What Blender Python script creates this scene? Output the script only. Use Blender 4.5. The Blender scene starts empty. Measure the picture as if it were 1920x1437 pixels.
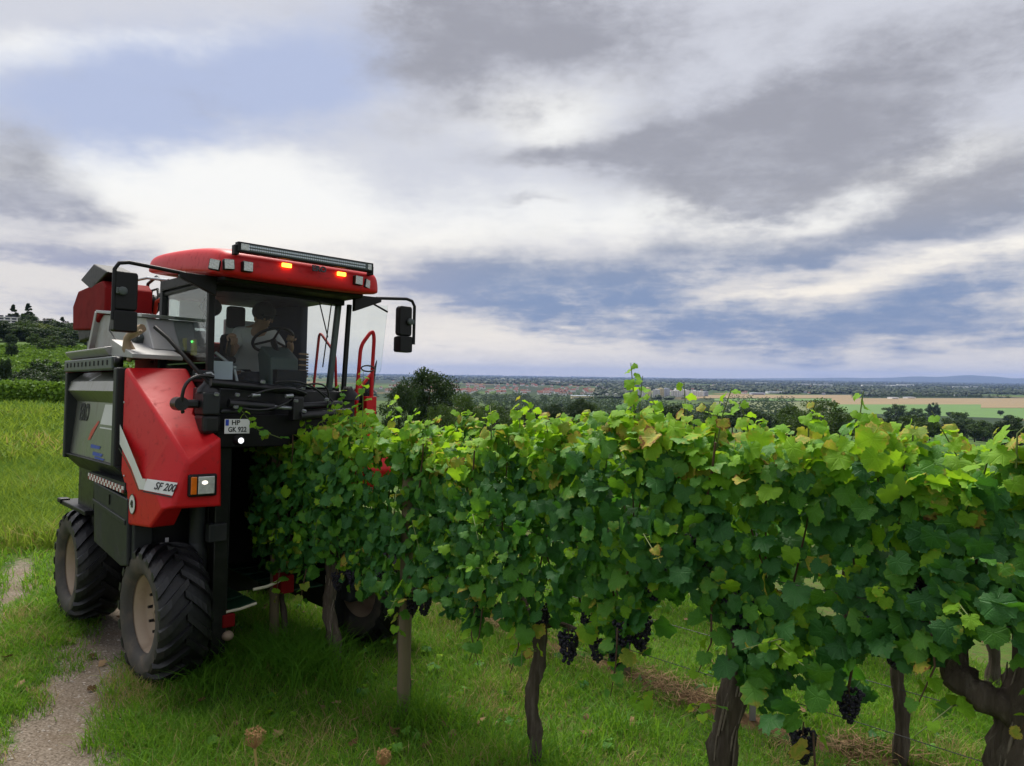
import bpy, math, random
import numpy as np
from mathutils import Vector, Matrix

random.seed(7)
R = math.radians
scene = bpy.context.scene
col = scene.collection

# ------------------------------------------------------------------ camera
cam_d = bpy.data.cameras.new('camera')
cam_d.sensor_width = 36.0
cam_d.lens = 36.0 * 1400 / 1920
cam_d.clip_start = 0.05
cam_d.clip_end = 90000
cam_o = bpy.data.objects.new('camera', cam_d)
col.objects.link(cam_o)
_p, _r = R(-0.63), R(0.79)
_f = Vector((0, math.cos(_p), math.sin(_p)))
_r0 = Vector((1, 0, 0)); _u0 = _r0.cross(_f)
_rt = _r0 * math.cos(_r) + _u0 * math.sin(_r); _up = _rt.cross(_f)
cam_o.matrix_world = Matrix(((_rt.x, _up.x, -_f.x, 0), (_rt.y, _up.y, -_f.y, 0), (_rt.z, _up.z, -_f.z, 2.5), (0, 0, 0, 1)))
scene.camera = cam_o

# ------------------------------------------------------------------ render settings, exposure
scene.view_settings.view_transform = 'Standard'
scene.view_settings.look = 'None'
scene.view_settings.gamma = 1.0
scene.view_settings.exposure = 1.2
scene.render.engine = 'CYCLES'
cy = scene.cycles
cy.use_denoising = True
cy.max_bounces = 6; cy.diffuse_bounces = 2; cy.glossy_bounces = 3; cy.transmission_bounces = 4
cy.transparent_max_bounces = 12; cy.volume_bounces = 0
cy.sample_clamp_indirect = 4.0

# ------------------------------------------------------------------ node expressions
class X:
    """a float socket with arithmetic"""
    nt = None
    def __init__(s, v): s.v = v
    @staticmethod
    def m(op, a, b=None, c=None, clamp=False):
        n = X.nt.nodes.new('ShaderNodeMath'); n.operation = op; n.use_clamp = clamp
        for i, q in enumerate((a, b, c)):
            if q is None: continue
            q = q.v if isinstance(q, X) else q
            if isinstance(q, (int, float)): n.inputs[i].default_value = q
            else: X.nt.links.new(q, n.inputs[i])
        return X(n.outputs[0])
    def __add__(a, b): return X.m('ADD', a, b)
    __radd__ = __add__
    def __sub__(a, b): return X.m('SUBTRACT', a, b)
    def __rsub__(a, b): return X.m('SUBTRACT', b, a)
    def __mul__(a, b): return X.m('MULTIPLY', a, b)
    __rmul__ = __mul__
    def __truediv__(a, b): return X.m('DIVIDE', a, b)
    def exp(a): return X.m('EXPONENT', a)
    def abs(a): return X.m('ABSOLUTE', a)
    def step(a, lo, hi):
        n = X.nt.nodes.new('ShaderNodeMapRange'); n.interpolation_type = 'SMOOTHSTEP'
        X.nt.links.new(a.v, n.inputs['Value'])
        n.inputs['From Min'].default_value = lo; n.inputs['From Max'].default_value = hi
        return X(n.outputs['Result'])

def sock(nt, s, v):
    if isinstance(v, X): v = v.v
    if isinstance(v, bpy.types.NodeSocket): nt.links.new(v, s)
    elif isinstance(v, (tuple, list)) and len(v) == 3 and s.type == 'RGBA': s.default_value = (*v, 1)
    else: s.default_value = v

def mixc(nt, fac, a, b, mode='MIX'):
    n = nt.nodes.new('ShaderNodeMix'); n.data_type = 'RGBA'; n.blend_type = mode
    sock(nt, n.inputs[0], fac); sock(nt, n.inputs[6], a); sock(nt, n.inputs[7], b)
    return n.outputs[2]

def noise(nt, vec, scale, detail=4, rough=.55, dist=0, out=0):
    n = nt.nodes.new('ShaderNodeTexNoise')
    if vec is not None: nt.links.new(vec, n.inputs['Vector'])
    n.inputs['Scale'].default_value = scale; n.inputs['Detail'].default_value = detail
    n.inputs['Roughness'].default_value = rough; n.inputs['Distortion'].default_value = dist
    return X(n.outputs[out]) if out == 0 else n.outputs[out]

# ------------------------------------------------------------------ sky
HAZE = 2.8e-5
SUN_AZ, SUN_EL = R(-25), R(60)        # high, ahead of the camera to the left, behind thin cloud
world = bpy.data.worlds.new('World'); scene.world = world; world.use_nodes = True
nt = world.node_tree; nt.nodes.clear(); X.nt = nt
tc = nt.nodes.new('ShaderNodeTexCoord')
sep = nt.nodes.new('ShaderNodeSeparateXYZ'); nt.links.new(tc.outputs['Generated'], sep.inputs[0])
dx, dy, dz = X(sep.outputs[0]), X(sep.outputs[1]), X(sep.outputs[2])
az = X.m('ARCTAN2', dx, dy); el = X.m('ARCSINE', dz)
# a flat cloud deck seen in perspective
den = X.m('MAXIMUM', dz, 0.0) + 0.16
cmb = nt.nodes.new('ShaderNodeCombineXYZ')
nt.links.new((dx / den).v, cmb.inputs[0]); nt.links.new((dy / den).v, cmb.inputs[1])
deck = cmb.outputs[0]
dirv = tc.outputs['Generated']
w1 = noise(nt, deck, 1.3, 3, .6); w2 = noise(nt, dirv, 5.0, 4, .6)
wa = (w1 - .5) * .10 + (w2 - .5) * .09
we = (noise(nt, dirv, 4.3, 4, .6) - .5) * .075 + (noise(nt, deck, 2.4, 4, .65) - .5) * .05
azw, elw = az + wa, el + we
fine = noise(nt, deck, 2.4, 7, .68) - .5
def squash(k):
    mp_ = nt.nodes.new('ShaderNodeMapping'); mp_.inputs['Scale'].default_value = (1, 1, k); nt.links.new(dirv, mp_.inputs[0]); return mp_.outputs[0]
fine2 = noise(nt, squash(2.0), 7.0, 8, .66) - .5          # billows
streak = noise(nt, squash(8.0), 4.5, 6, .64) - .5         # layered bands low in the sky

def field(blobs):
    tot = 0.0
    for (cx, cy_, sx, sy, rot, w) in blobs:
        px, py = (cx - 960) / 1400, (703 + (cx - 960) * .0138 - cy_) / 1400
        a0 = math.atan(px); e0 = math.atan(py / math.hypot(1, px))
        iu, iv = 1 / (1.4 * sx / 1400 * math.cos(a0) ** 2), 1 / (1.4 * sy / 1400 * math.cos(a0) * math.cos(e0))
        c, s = math.cos(R(rot)), math.sin(R(rot))
        if rot:
            u = X.m('MULTIPLY_ADD', azw, c * iu, X.m('MULTIPLY_ADD', elw, s * iu, -(a0 * c + e0 * s) * iu))
            v = X.m('MULTIPLY_ADD', elw, c * iv, X.m('MULTIPLY_ADD', azw, -s * iv, -(e0 * c - a0 * s) * iv))
        else:
            u = X.m('MULTIPLY_ADD', azw, iu, -a0 * iu); v = X.m('MULTIPLY_ADD', elw, iv, -e0 * iv)
        tot = X.m('MULTIPLY_ADD', X.m('POWER', .36788, X.m('MULTIPLY_ADD', u, u, v * v)), w, tot)
    return tot

dark = field([(850, 70, 160, 95, 0, .85), (1110, 50, 180, 70, 0, .7), (1640, 180, 290, 95, 14, 1.0), (1400, 290, 180, 60, 0, .9),
              (1420, 375, 75, 24, 0, .8), (1090, 292, 150, 18, 4, .75), (1860, 345, 140, 42, 15, 1.0), (30, 310, 100, 70, -20, .75),
              (90, 392, 100, 22, 0, .75), (900, 530, 200, 42, -4, .85), (1230, 505, 240, 40, 6, .6), (1620, 452, 170, 22, 7, .7), (1850, 520, 190, 34, 14, .6),
              (1400, 612, 330, 34, 0, .62), (1800, 620, 300, 45, 0, .5), (130, 474, 190, 19, 0, .8), (100, 566, 110, 22, 0, .5), (975, 386, 60, 6, 0, .4)])
bright = field([(330, 350, 260, 62, 0, 1.0), (640, 440, 330, 70, 0, .7), (1020, 215, 110, 60, 0, .9), (1760, 292, 120, 40, 14, .9), (1400, 405, 300, 45, 0, 1.0),
                (1480, 548, 260, 12, 10, .8), (960, 640, 240, 40, 0, .6), (1830, 470, 120, 14, 12, .8), (200, 110, 260, 24, 17, .9)])
hole = field([(380, 190, 240, 75, 17, 1.0), (620, 120, 150, 120, 0, .4), (90, 180, 200, 60, 15, .5)])

high = el.step(R(5.5), R(13))
rightish = az.step(R(-14), R(2))
sky_blue = (.40, .465, .66)
veil = mixc(nt, high, (.72, .68, .65), (.60, .61, .665))
cream = mixc(nt, high, (.95, .87, .76), (.90, .89, .86))
c0 = mixc(nt, (bright + fine * .7 + fine2 * 1.1 + streak * .5).step(.05, .95), veil, cream)
c1 = mixc(nt, (hole + fine * .5 - fine2 * .7).step(.15, 1.0) * .9, c0, sky_blue)
dk_low = mixc(nt, rightish, (.30, .32, .45), (.16, .235, .41))
dk = mixc(nt, high, dk_low, (.30, .30, .335))
dk2 = mixc(nt, (0 - fine2 - fine * .8 - streak * .4).step(-.12, .34), dk, mixc(nt, .52, dk, veil))
low_ = 1 - high
dens = dark + fine * .3 + fine2 * 1.45 + streak * low_ * 1.5
c2 = mixc(nt, dens.step(.08, .98) * .96, c1, dk2)
sky_t = nt.nodes.new('ShaderNodeTexSky'); sky_t.sky_type = 'NISHITA'; sky_t.sun_disc = False
sky_t.sun_elevation = SUN_EL; sky_t.sun_rotation = SUN_AZ
sky_t.air_density = 1.2; sky_t.dust_density = 1.5
bg1 = nt.nodes.new('ShaderNodeBackground'); nt.links.new(sky_t.outputs[0], bg1.inputs[0]); bg1.inputs[1].default_value = 0.05
bg2 = nt.nodes.new('ShaderNodeBackground'); nt.links.new(c2, bg2.inputs[0]); bg2.inputs[1].default_value = 0.485
mx = nt.nodes.new('ShaderNodeMixShader'); mx.inputs[0].default_value = 0.93
nt.links.new(bg1.outputs[0], mx.inputs[1]); nt.links.new(bg2.outputs[0], mx.inputs[2])
wo = nt.nodes.new('ShaderNodeOutputWorld'); nt.links.new(mx.outputs[0], wo.inputs[0])
world.cycles.sampling_method = 'MANUAL'; world.cycles.sample_map_resolution = 512

sun_d = bpy.data.lights.new('sun', 'SUN'); sun_d.energy = 2.6; sun_d.angle = R(30); sun_d.color = (1.0, .95, .86)
sun_o = bpy.data.objects.new('sun', sun_d); col.objects.link(sun_o)
sdir = Vector((math.sin(SUN_AZ) * math.cos(SUN_EL), math.cos(SUN_AZ) * math.cos(SUN_EL), math.sin(SUN_EL)))
sun_o.rotation_euler = (-sdir).to_track_quat('-Z', 'Y').to_euler()
sun_o.location = sdir * 60

# ------------------------------------------------------------------ helpers
def tag(o, label=None, cat=None, group=None, kind=None):
    if label: o['label'] = label
    if cat: o['category'] = cat
    if group: o['group'] = group
    if kind: o['kind'] = kind
    return o

def empty(name, loc=(0, 0, 0), parent=None, mat=None):
    o = bpy.data.objects.new(name, None); o.empty_display_size = .2
    col.objects.link(o); o.location = loc
    if mat is not None: o.matrix_world = mat
    if parent: o.parent = parent
    return o

def link(name, me, parent=None, mat=None, bevel=0, seg=2):
    o = bpy.data.objects.new(name, me); col.objects.link(o)
    if parent: o.parent = parent
    if mat is not None: o.matrix_local = mat
    if bevel:
        b = o.modifiers.new('bevel', 'BEVEL'); b.width = bevel; b.segments = seg; b.limit_method = 'ANGLE'; b.angle_limit = R(28)
        b.harden_normals = False
    return o

def np_mesh(name, v, tris, mats=(), attrs=None, smooth=False, mi=None):
    me = bpy.data.meshes.new(name)
    v = np.asarray(v, np.float32); tris = np.asarray(tris, np.int32)
    k = tris.shape[1]
    me.vertices.add(len(v)); me.vertices.foreach_set('co', v.ravel())
    me.loops.add(tris.size); me.loops.foreach_set('vertex_index', tris.ravel())
    me.polygons.add(len(tris)); me.polygons.foreach_set('loop_start', np.arange(0, tris.size, k, dtype=np.int32))
    me.polygons.foreach_set('loop_total', np.full(len(tris), k, np.int32))
    me.polygons.foreach_set('use_smooth', np.full(len(tris), smooth, bool))
    if mi is not None: me.polygons.foreach_set('material_index', np.asarray(mi, np.int32))
    for m in mats: me.materials.append(m)
    for nm, a in (attrs or {}).items():
        a = np.asarray(a, np.float32)
        if a.ndim == 1:
            at = me.attributes.new(nm, 'FLOAT', 'POINT'); at.data.foreach_set('value', a)
        else:
            at = me.attributes.new(nm, 'FLOAT_VECTOR', 'POINT'); at.data.foreach_set('vector', a.ravel())
    me.update(calc_edges=True)
    return me

class MB:
    """collects shapes, links them as one mesh object"""
    def __init__(s): s.v = []; s.f = []; s.m = []; s.sm = []
    def add(s, vs, fs, mi=0, smooth=False, mat=None):
        n = len(s.v)
        s.v += [tuple(mat @ Vector(p)) if mat is not None else tuple(p) for p in vs]
        s.f += [tuple(i + n for i in f) for f in fs]; s.m += [mi] * len(fs); s.sm += [smooth] * len(fs)
        return s
    def box(s, lo, hi, mi=0, mat=None):
        (a, b, c), (d, e, f) = lo, hi
        vs = [(a, b, c), (d, b, c), (d, e, c), (a, e, c), (a, b, f), (d, b, f), (d, e, f), (a, e, f)]
        return s.add(vs, [(3, 2, 1, 0), (4, 5, 6, 7), (0, 1, 5, 4), (1, 2, 6, 5), (2, 3, 7, 6), (3, 0, 4, 7)], mi, False, mat)
    def cbox(s, c, size, rot=None, mi=0):
        h = Vector(size) / 2; m = Matrix.Translation(c) @ (rot.to_4x4() if rot is not None else Matrix.Identity(4))
        return s.box(-h, h, mi, m)
    def tube(s, pts, rad, n=10, mi=0, cap=True, jitter=0):
        pts = [Vector(p) for p in pts]
        rad = [rad] * len(pts) if isinstance(rad, (int, float)) else list(rad)
        t0 = (pts[1] - pts[0]).normalized()
        side = t0.orthogonal().normalized(); vs = []
        for i, p in enumerate(pts):
            t = ((pts[min(i + 1, len(pts) - 1)] - pts[max(i - 1, 0)])).normalized()
            side = (side - t * side.dot(t)).normalized(); oth = t.cross(side)
            for k in range(n):
                a = 2 * math.pi * k / n
                r = rad[i] * (1 + (random.uniform(-jitter, jitter) if jitter else 0))
                vs.append(p + (side * math.cos(a) + oth * math.sin(a)) * r)
        fs = [(i * n + k, i * n + (k + 1) % n, (i + 1) * n + (k + 1) % n, (i + 1) * n + k) for i in range(len(pts) - 1) for k in range(n)]
        s.add(vs, fs, mi, True)
        if cap:
            s.add(vs[:n][::-1], [tuple(range(n))], mi); s.add(vs[-n:], [tuple(range(n))], mi)
        return s
    def prism(s, poly, axis, lo, hi, mi=0):
        """polygon in the plane across axis (0 x, 1 y, 2 z), extruded lo..hi"""
        n = len(poly)
        def P(q, h): return (h, q[0], q[1]) if axis == 0 else (q[0], h, q[1]) if axis == 1 else (q[0], q[1], h)
        vs = [P(q, lo) for q in poly] + [P(q, hi) for q in poly]
        fs = [tuple(range(n))[::-1], tuple(range(n, 2 * n))] + [(i, (i + 1) % n, n + (i + 1) % n, n + i) for i in range(n)]
        return s.add(vs, fs, mi)
    def lathe(s, prof, c, axis, n=40, mi=0, smooth=True):
        """profile of (along axis, radius); axis a unit vector"""
        ax = Vector(axis).normalized(); a1 = ax.orthogonal().normalized(); a2 = ax.cross(a1); c = Vector(c); vs = []
        for (h, r) in prof:
            for k in range(n):
                t = 2 * math.pi * k / n; vs.append(c + ax * h + (a1 * math.cos(t) + a2 * math.sin(t)) * r)
        fs = [(i * n + k, i * n + (k + 1) % n, (i + 1) * n + (k + 1) % n, (i + 1) * n + k) for i in range(len(prof) - 1) for k in range(n)]
        return s.add(vs, fs, mi, smooth)
    def ball(s, c, r, mi=0, nu=10, nv=7, sc=(1, 1, 1)):
        vs = []; c = Vector(c)
        for j in range(nv + 1):
            th = math.pi * j / nv
            for i in range(nu):
                ph = 2 * math.pi * i / nu
                vs.append(c + Vector((math.sin(th) * math.cos(ph) * sc[0], math.sin(th) * math.sin(ph) * sc[1], math.cos(th) * sc[2])) * r)
        fs = [(j * nu + i, (j + 1) * nu + i, (j + 1) * nu + (i + 1) % nu, j * nu + (i + 1) % nu) for j in range(nv) for i in range(nu)]
        return s.add(vs, fs, mi, True)
    def mesh(s, name, mats):
        me = bpy.data.meshes.new(name); me.from_pydata(s.v, [], s.f)
        for m in (mats if isinstance(mats, (list, tuple)) else [mats]): me.materials.append(m)
        me.polygons.foreach_set('material_index', s.m); me.polygons.foreach_set('use_smooth', s.sm)
        me.update(); return me
    def build(s, name, mats, parent=None, bevel=0, seg=2, mat=None):
        return link(name, s.mesh(name, mats), parent, mat, bevel, seg)

def text_mesh(txt, size, mat, ext=.001, shear=0, bold=0):
    cu = bpy.data.curves.new('lettering', 'FONT'); cu.body = txt; cu.size = size; cu.extrude = ext; cu.shear = shear
    cu.align_x = 'CENTER'; cu.align_y = 'CENTER'; cu.offset = bold; cu.resolution_u = 3
    o = bpy.data.objects.new('lettering', cu); col.objects.link(o)
    dg = bpy.context.evaluated_depsgraph_get()
    me = bpy.data.meshes.new_from_object(o.evaluated_get(dg)); me.name = 'lettering'
    bpy.data.objects.remove(o); bpy.data.curves.remove(cu)
    me.materials.clear(); me.materials.append(mat)
    return me

def frame(origin, xdir, up_hint):
    """matrix whose X runs along xdir, Y near up_hint, Z out"""
    x = Vector(xdir).normalized(); y = Vector(up_hint); y = (y - x * y.dot(x)).normalized(); z = x.cross(y)
    return Matrix(((x.x, y.x, z.x, origin[0]), (x.y, y.y, z.y, origin[1]), (x.z, y.z, z.z, origin[2]), (0, 0, 0, 1)))

# ------------------------------------------------------------------ materials
def new_mat(name):
    m = bpy.data.materials.new(name); m.use_nodes = True
    nt = m.node_tree; nt.nodes.clear(); X.nt = nt
    out = nt.nodes.new('ShaderNodeOutputMaterial')
    return m, nt, out

def pmat(name, c, rough=.5, metal=0, var=.25, vs=6, bump=0, bs=30, dirt=None, dirt_amt=.5, ds=4, spec=.5, coat=0, stretch=(1, 1, 1), rvar=.15):
    m, nt, out = new_mat(name)
    tc = nt.nodes.new('ShaderNodeTexCoord'); mp = nt.nodes.new('ShaderNodeMapping')
    mp.inputs['Scale'].default_value = stretch
    nt.links.new(tc.outputs['Object'], mp.inputs[0]); vec = mp.outputs[0]
    n1 = noise(nt, vec, vs, 6, .6)
    cc = mixc(nt, n1, tuple(q * (1 - var) for q in c), tuple(min(1, q * (1 + var)) for q in c))
    rr = (noise(nt, vec, vs * 3, 5) - .5) * rvar + rough
    if dirt:
        d = (noise(nt, vec, ds, 8, .65)).step(.62 - dirt_amt * .35, .80)
        cc = mixc(nt, d * min(1, dirt_amt + .3), cc, dirt); rr = rr + d * .25
    b = nt.nodes.new('ShaderNodeBsdfPrincipled')
    nt.links.new(cc, b.inputs['Base Color']); nt.links.new(rr.v, b.inputs['Roughness'])
    b.inputs['Metallic'].default_value = metal; b.inputs['Specular IOR Level'].default_value = spec
    b.inputs['Coat Weight'].default_value = coat; b.inputs['Coat Roughness'].default_value = .15
    if bump:
        bn = nt.nodes.new('ShaderNodeBump'); bn.inputs['Strength'].default_value = bump; bn.inputs['Distance'].default_value = .01
        nt.links.new(noise(nt, vec, bs, 6, .65).v, bn.inputs['Height']); nt.links.new(bn.outputs[0], b.inputs['Normal'])
    nt.links.new(b.outputs[0], out.inputs[0])
    return m

def emat(name, c, strength):
    m, nt, out = new_mat(name)
    e = nt.nodes.new('ShaderNodeEmission'); e.inputs[0].default_value = (*c, 1); e.inputs[1].default_value = strength
    nt.links.new(e.outputs[0], out.inputs[0]); return m

def glass_mat(name, tint, gloss):
    m, nt, out = new_mat(name)
    t = nt.nodes.new('ShaderNodeBsdfTransparent'); t.inputs[0].default_value = (*tint, 1)
    g = nt.nodes.new('ShaderNodeBsdfGlossy'); g.inputs['Roughness'].default_value = .02
    lw = nt.nodes.new('ShaderNodeFresnel'); lw.inputs[0].default_value = 1.45
    s = nt.nodes.new('ShaderNodeMixShader')
    nt.links.new((X(lw.outputs[0]) * gloss).v, s.inputs[0]); nt.links.new(t.outputs[0], s.inputs[1]); nt.links.new(g.outputs[0], s.inputs[2])
    nt.links.new(s.outputs[0], out.inputs[0]); return m

M = {}
M['red'] = pmat('red_paint', (.56, .010, .014), .46, 0, .12, 2, dirt=(.15, .02, .02), dirt_amt=.30, ds=16, spec=.3, bump=.06, bs=60)
M['red_dirty'] = pmat('dirty_red_paint', (.19, .007, .008), .8, 0, .3, 4, dirt=(.06, .02, .018), dirt_amt=.3, ds=5, spec=.15)
M['orange_red'] = pmat('orange_red_steel', (.42, .045, .02), .5, 0, .2, 5, dirt=(.12, .05, .03), dirt_amt=.3)
M['black'] = pmat('black_plastic', (.006, .006, .007), .5, 0, .3, 8, dirt=(.025, .023, .021), dirt_amt=.2, ds=6, spec=.3)
M['black_steel'] = pmat('black_steel', (.008, .0085, .010), .36, 0, .3, 6, dirt=(.035, .032, .03), dirt_amt=.35, ds=8, bump=.1, spec=.4)
M['char'] = pmat('charcoal_panel', (.020, .023, .025), .5, 0, .2, 3, dirt=(.055, .052, .047), dirt_amt=.35, ds=3, bump=.05, spec=.3)
M['dkgrey'] = pmat('dark_grey_steel', (.07, .085, .085), .42, .3, .2, 3, dirt=(.16, .15, .13), dirt_amt=.4, ds=3)
M['steel'] = pmat('stainless_steel', (.50, .51, .50), .30, .9, .18, 3, dirt=(.25, .23, .17), dirt_amt=.35, ds=2.5, stretch=(1, 1, .25), rvar=.25)
M['steel_side'] = pmat('smeared_stainless_steel', (.27, .28, .25), .34, .75, .2, 4, dirt=(.20, .19, .13), dirt_amt=.45, ds=4, stretch=(1, 3, .3), rvar=.2)
M['greysheet'] = pmat('dull_grey_sheet_metal', (.36, .36, .36), .5, .35, .2, 3, dirt=(.24, .19, .14), dirt_amt=.5, ds=3, bump=.05)
M['rubber'] = pmat('tyre_rubber', (.010, .010, .012), .52, 0, .4, 5, dirt=(.065, .052, .04), dirt_amt=.28, ds=5, bump=.25, bs=60)
M['tyre_side'] = pmat('dusty_tyre_sidewall', (.05, .045, .04), .75, 0, .3, 5, dirt=(.15, .12, .09), dirt_amt=.55, ds=6, bump=.1)
M['rim'] = pmat('beige_wheel_rim', (.36, .27, .19), .6, 0, .15, 5, dirt=(.20, .14, .09), dirt_amt=.4, ds=5)
M['white'] = pmat('white_decal', (.72, .72, .72), .45, 0, .08, 6, dirt=(.30, .29, .28), dirt_amt=.15, ds=12)
M['decal_black'] = pmat('black_decal', (.015, .015, .016), .45, 0, .1)
M['blue_decal'] = pmat('blue_decal', (.015, .05, .42), .4, 0, .2)
M['red_decal'] = pmat('red_decal', (.55, .04, .03), .4, 0, .2)
M['lamp_glass'] = pmat('lamp_glass', (.55, .56, .55), .25, .5, .7, 90, bump=.6, bs=90)
M['reflector'] = pmat('bright_reflector', (.80, .77, .70), .18, .4, .6, 24, bump=.6, bs=25)
M['amber'] = pmat('amber_lens', (.75, .16, .01), .25, 0, .3, 20, coat=.4)
M['amber_lit'] = emat('lit_amber_lamp', (1, .30, .03), 3)
M['white_lit'] = emat('lit_white_lamp', (.95, .97, 1), .8)
M['head_lit'] = emat('lit_headlamp_bulb', (1, .93, .8), .7)
M['green_lit'] = emat('lit_green_diode', (.1, 1, .15), 2)
M['glass'] = glass_mat('cab_glass', (.84, .89, .87), .45)
M['door_glass'] = glass_mat('door_glass', (.93, .96, .95), .35)
M['hose'] = pmat('hose_rubber', (.01, .01, .011), .42, 0, .2)
M['rodwhite'] = pmat('ivory_plastic', (.62, .58, .44), .5, 0, .15)
M['green'] = pmat('dark_green_plastic', (.008, .05, .022), .5, 0, .3)
M['leather'] = pmat('tan_leather', (.30, .21, .13), .75, 0, .3, 12, bump=.3)
M['yellow'] = pmat('yellow_plastic', (.62, .50, .03), .45, 0, .15)
M['paper'] = pmat('pale_document', (.55, .60, .68), .7, 0, .1)
M['navy'] = pmat('navy_curtain', (.02, .03, .055), .8, 0, .2)
M['console'] = pmat('console_grey_green', (.05, .075, .07), .55, 0, .15)
M['seat'] = pmat('seat_fabric', (.02, .02, .022), .9, 0, .2)
M['lightpanel'] = pmat('pale_panel', (.55, .58, .58), .4, .2, .15, 3)
# ------------------------------------------------------------------ terrain
D_ = np.array([-.68, .733]); N_ = np.array([.733, .68])       # along the vine rows (away), across them (away)
P0 = np.array([-2.82, 6.13])
ROW0 = np.array([-1.51, 6.40])
def sstep(a, b, x):
    t = np.clip((x - a) / (b - a), 0, 1); return t * t * (3 - 2 * t)

_rng = np.random.RandomState(3)
_tab = _rng.rand(256, 256)
def vnoise(x, y):
    xi = np.floor(x).astype(int); yi = np.floor(y).astype(int); fx = x - xi; fy = y - yi
    fx = fx * fx * (3 - 2 * fx); fy = fy * fy * (3 - 2 * fy)
    g = lambda a, b: _tab[a % 256, b % 256]
    return (g(xi, yi) * (1 - fx) + g(xi + 1, yi) * fx) * (1 - fy) + (g(xi, yi + 1) * (1 - fx) + g(xi + 1, yi + 1) * fx) * fy
def fbm(x, y, o=4):
    s = 0; a = .5
    for i in range(o): s = s + a * vnoise(x * 2 ** i + 17 * i, y * 2 ** i + 31 * i); a *= .5
    return s

def T(x, y, rough=True):
    x = np.asarray(x, float); y = np.asarray(y, float)
    r = np.hypot(x, y); a = np.degrees(np.arctan2(x, y))
    qx, qy = x - P0[0], y - P0[1]
    pl = -.02 * (qx * D_[0] + qy * D_[1]) - .035 * (qx * N_[0] + qy * N_[1])
    right = np.interp(r, [0, 25, 60, 120, 350, 900, 1400, 2000, 60000], [0, -1.2, -4.5, -10, -24, -58, -67, -70, -70])
    left = np.interp(r, [0, 30, 55, 90, 130, 170, 260, 400, 480, 620, 1600, 3000, 60000], [0, 0, .3, -3.5, -7, -5, 2.5, 14.5, 21.5, 22, -25, -70, -70])
    wl = 1 - sstep(-25, -12, a); wl = np.where(a > 120, 0, wl)
    prof = left * wl + right * (1 - wl)
    k = sstep(14, 45, r)
    z = pl * (1 - k) + prof * k
    # the bank that the photographer stands on
    z = z + .85 * (1 - sstep(2.0, 4.2, r)) * (1 - sstep(-2.3, -1.5, row_off(x, y)))
    if rough:
        z = z + (fbm(x * 1.1, y * 1.1) - .5) * .10 * (1 - sstep(40, 80, r)) + (fbm(x * .05, y * .05) - .5) * 3 * sstep(60, 200, r) * (1 - sstep(900, 1300, r))
    return z

def seg_dist(x, y, pts):
    best = np.full(np.shape(x), 1e9)
    for (ax, ay), (bx, by) in zip(pts[:-1], pts[1:]):
        t = np.clip(((x - ax) * (bx - ax) + (y - ay) * (by - ay)) / ((bx - ax) ** 2 + (by - ay) ** 2), 0, 1)
        best = np.minimum(best, np.hypot(x - ax - t * (bx - ax), y - ay - t * (by - ay)))
    return best
RUT1 = [(-2.4, 3.4), (-2.85, 4.6), (-3.08, 5.1), (-3.75, 7.0), (-4.4, 8.4), (-5.4, 10.2)]
RUT2 = [(-4.0, 4.2), (-5.1, 7.2), (-5.75, 8.7), (-6.7, 10.2)]
def track_mask(x, y):
    d1 = seg_dist(x, y, RUT1); d2 = seg_dist(x, y, RUT2)
    return np.clip(np.maximum(1 - d1 / .54, .72 - d2 / .36), 0, 1)
def row_off(x, y):
    return (x - ROW0[0]) * N_[0] + (y - ROW0[1]) * N_[1]
def mulch_mask(x, y):
    o = row_off(x, y); s = -((x - ROW0[0]) * D_[0] + (y - ROW0[1]) * D_[1])
    return np.clip(1 - np.abs(o - 1.85) / .34, 0, 1) * sstep(-3.2, -1.0, s)

# one sheet from the photographer's feet to the horizon
angs = np.radians(np.concatenate([np.arange(-180, -48, 3.0), np.arange(-48, 48, .5), np.arange(48, 180.1, 3.0)]))
rads = np.concatenate([[.3, .8], np.arange(1.4, 12, .11), 12 * 1.035 ** np.arange(0, 70)])
rads = np.concatenate([rads, np.geomspace(rads[-1] * 1.05, 42000, 90)])
AA, RR = np.meshgrid(angs, rads)
GX, GY = RR * np.sin(AA), RR * np.cos(AA)
GZ = T(GX, GY)
GZ = GZ - .05 * track_mask(GX, GY)
nr, na = GX.shape
idx = np.arange(nr * na).reshape(nr, na)
quads = np.stack([idx[:-1, :-1], idx[:-1, 1:], idx[1:, 1:], idx[1:, :-1]], -1).reshape(-1, 4)[:, ::-1]

m, nt, out = new_mat('ground_surface'); M['ground'] = m
geo = nt.nodes.new('ShaderNodeNewGeometry'); pos = geo.outputs['Position']
def attr(nt, n, o='Fac'):
    a = nt.nodes.new('ShaderNodeAttribute'); a.attribute_name = n; return a.outputs[o]
n_big = noise(nt, pos, .35, 5); n_mid = noise(nt, pos, 2.2, 6, .6); n_f = noise(nt, pos, 14, 6, .65); n_ff = noise(nt, pos, 60, 5, .6)
soil = mixc(nt, n_f, (.045, .05, .014), (.10, .10, .035))
turf = mixc(nt, n_mid.step(.35, .65), (.028, .075, .009), (.070, .125, .016))
near = mixc(nt, (n_f + n_big * .5).step(.6, .95), turf, soil)
gravel = mixc(nt, n_ff.step(.25, .75), (.075, .058, .043), (.28, .235, .19))
gravel = mixc(nt, n_mid.step(.4, .75) * .6, gravel, (.11, .075, .045))
tm = X(attr(nt, 'track')); tmk = (tm + (n_mid - .5) * 1.2 + (n_f - .5) * .8 + (n_big - .5) * .5).step(.20, .48)
near = mixc(nt, tmk, near, gravel)
mm = X(attr(nt, 'mulch')); mmk = (mm + (n_mid - .5) * 1.8 + (n_f - .5) * .8).step(.45, .85)
near = mixc(nt, mmk, near, mixc(nt, n_f, (.05, .028, .015), (.17, .10, .05)))
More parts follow.
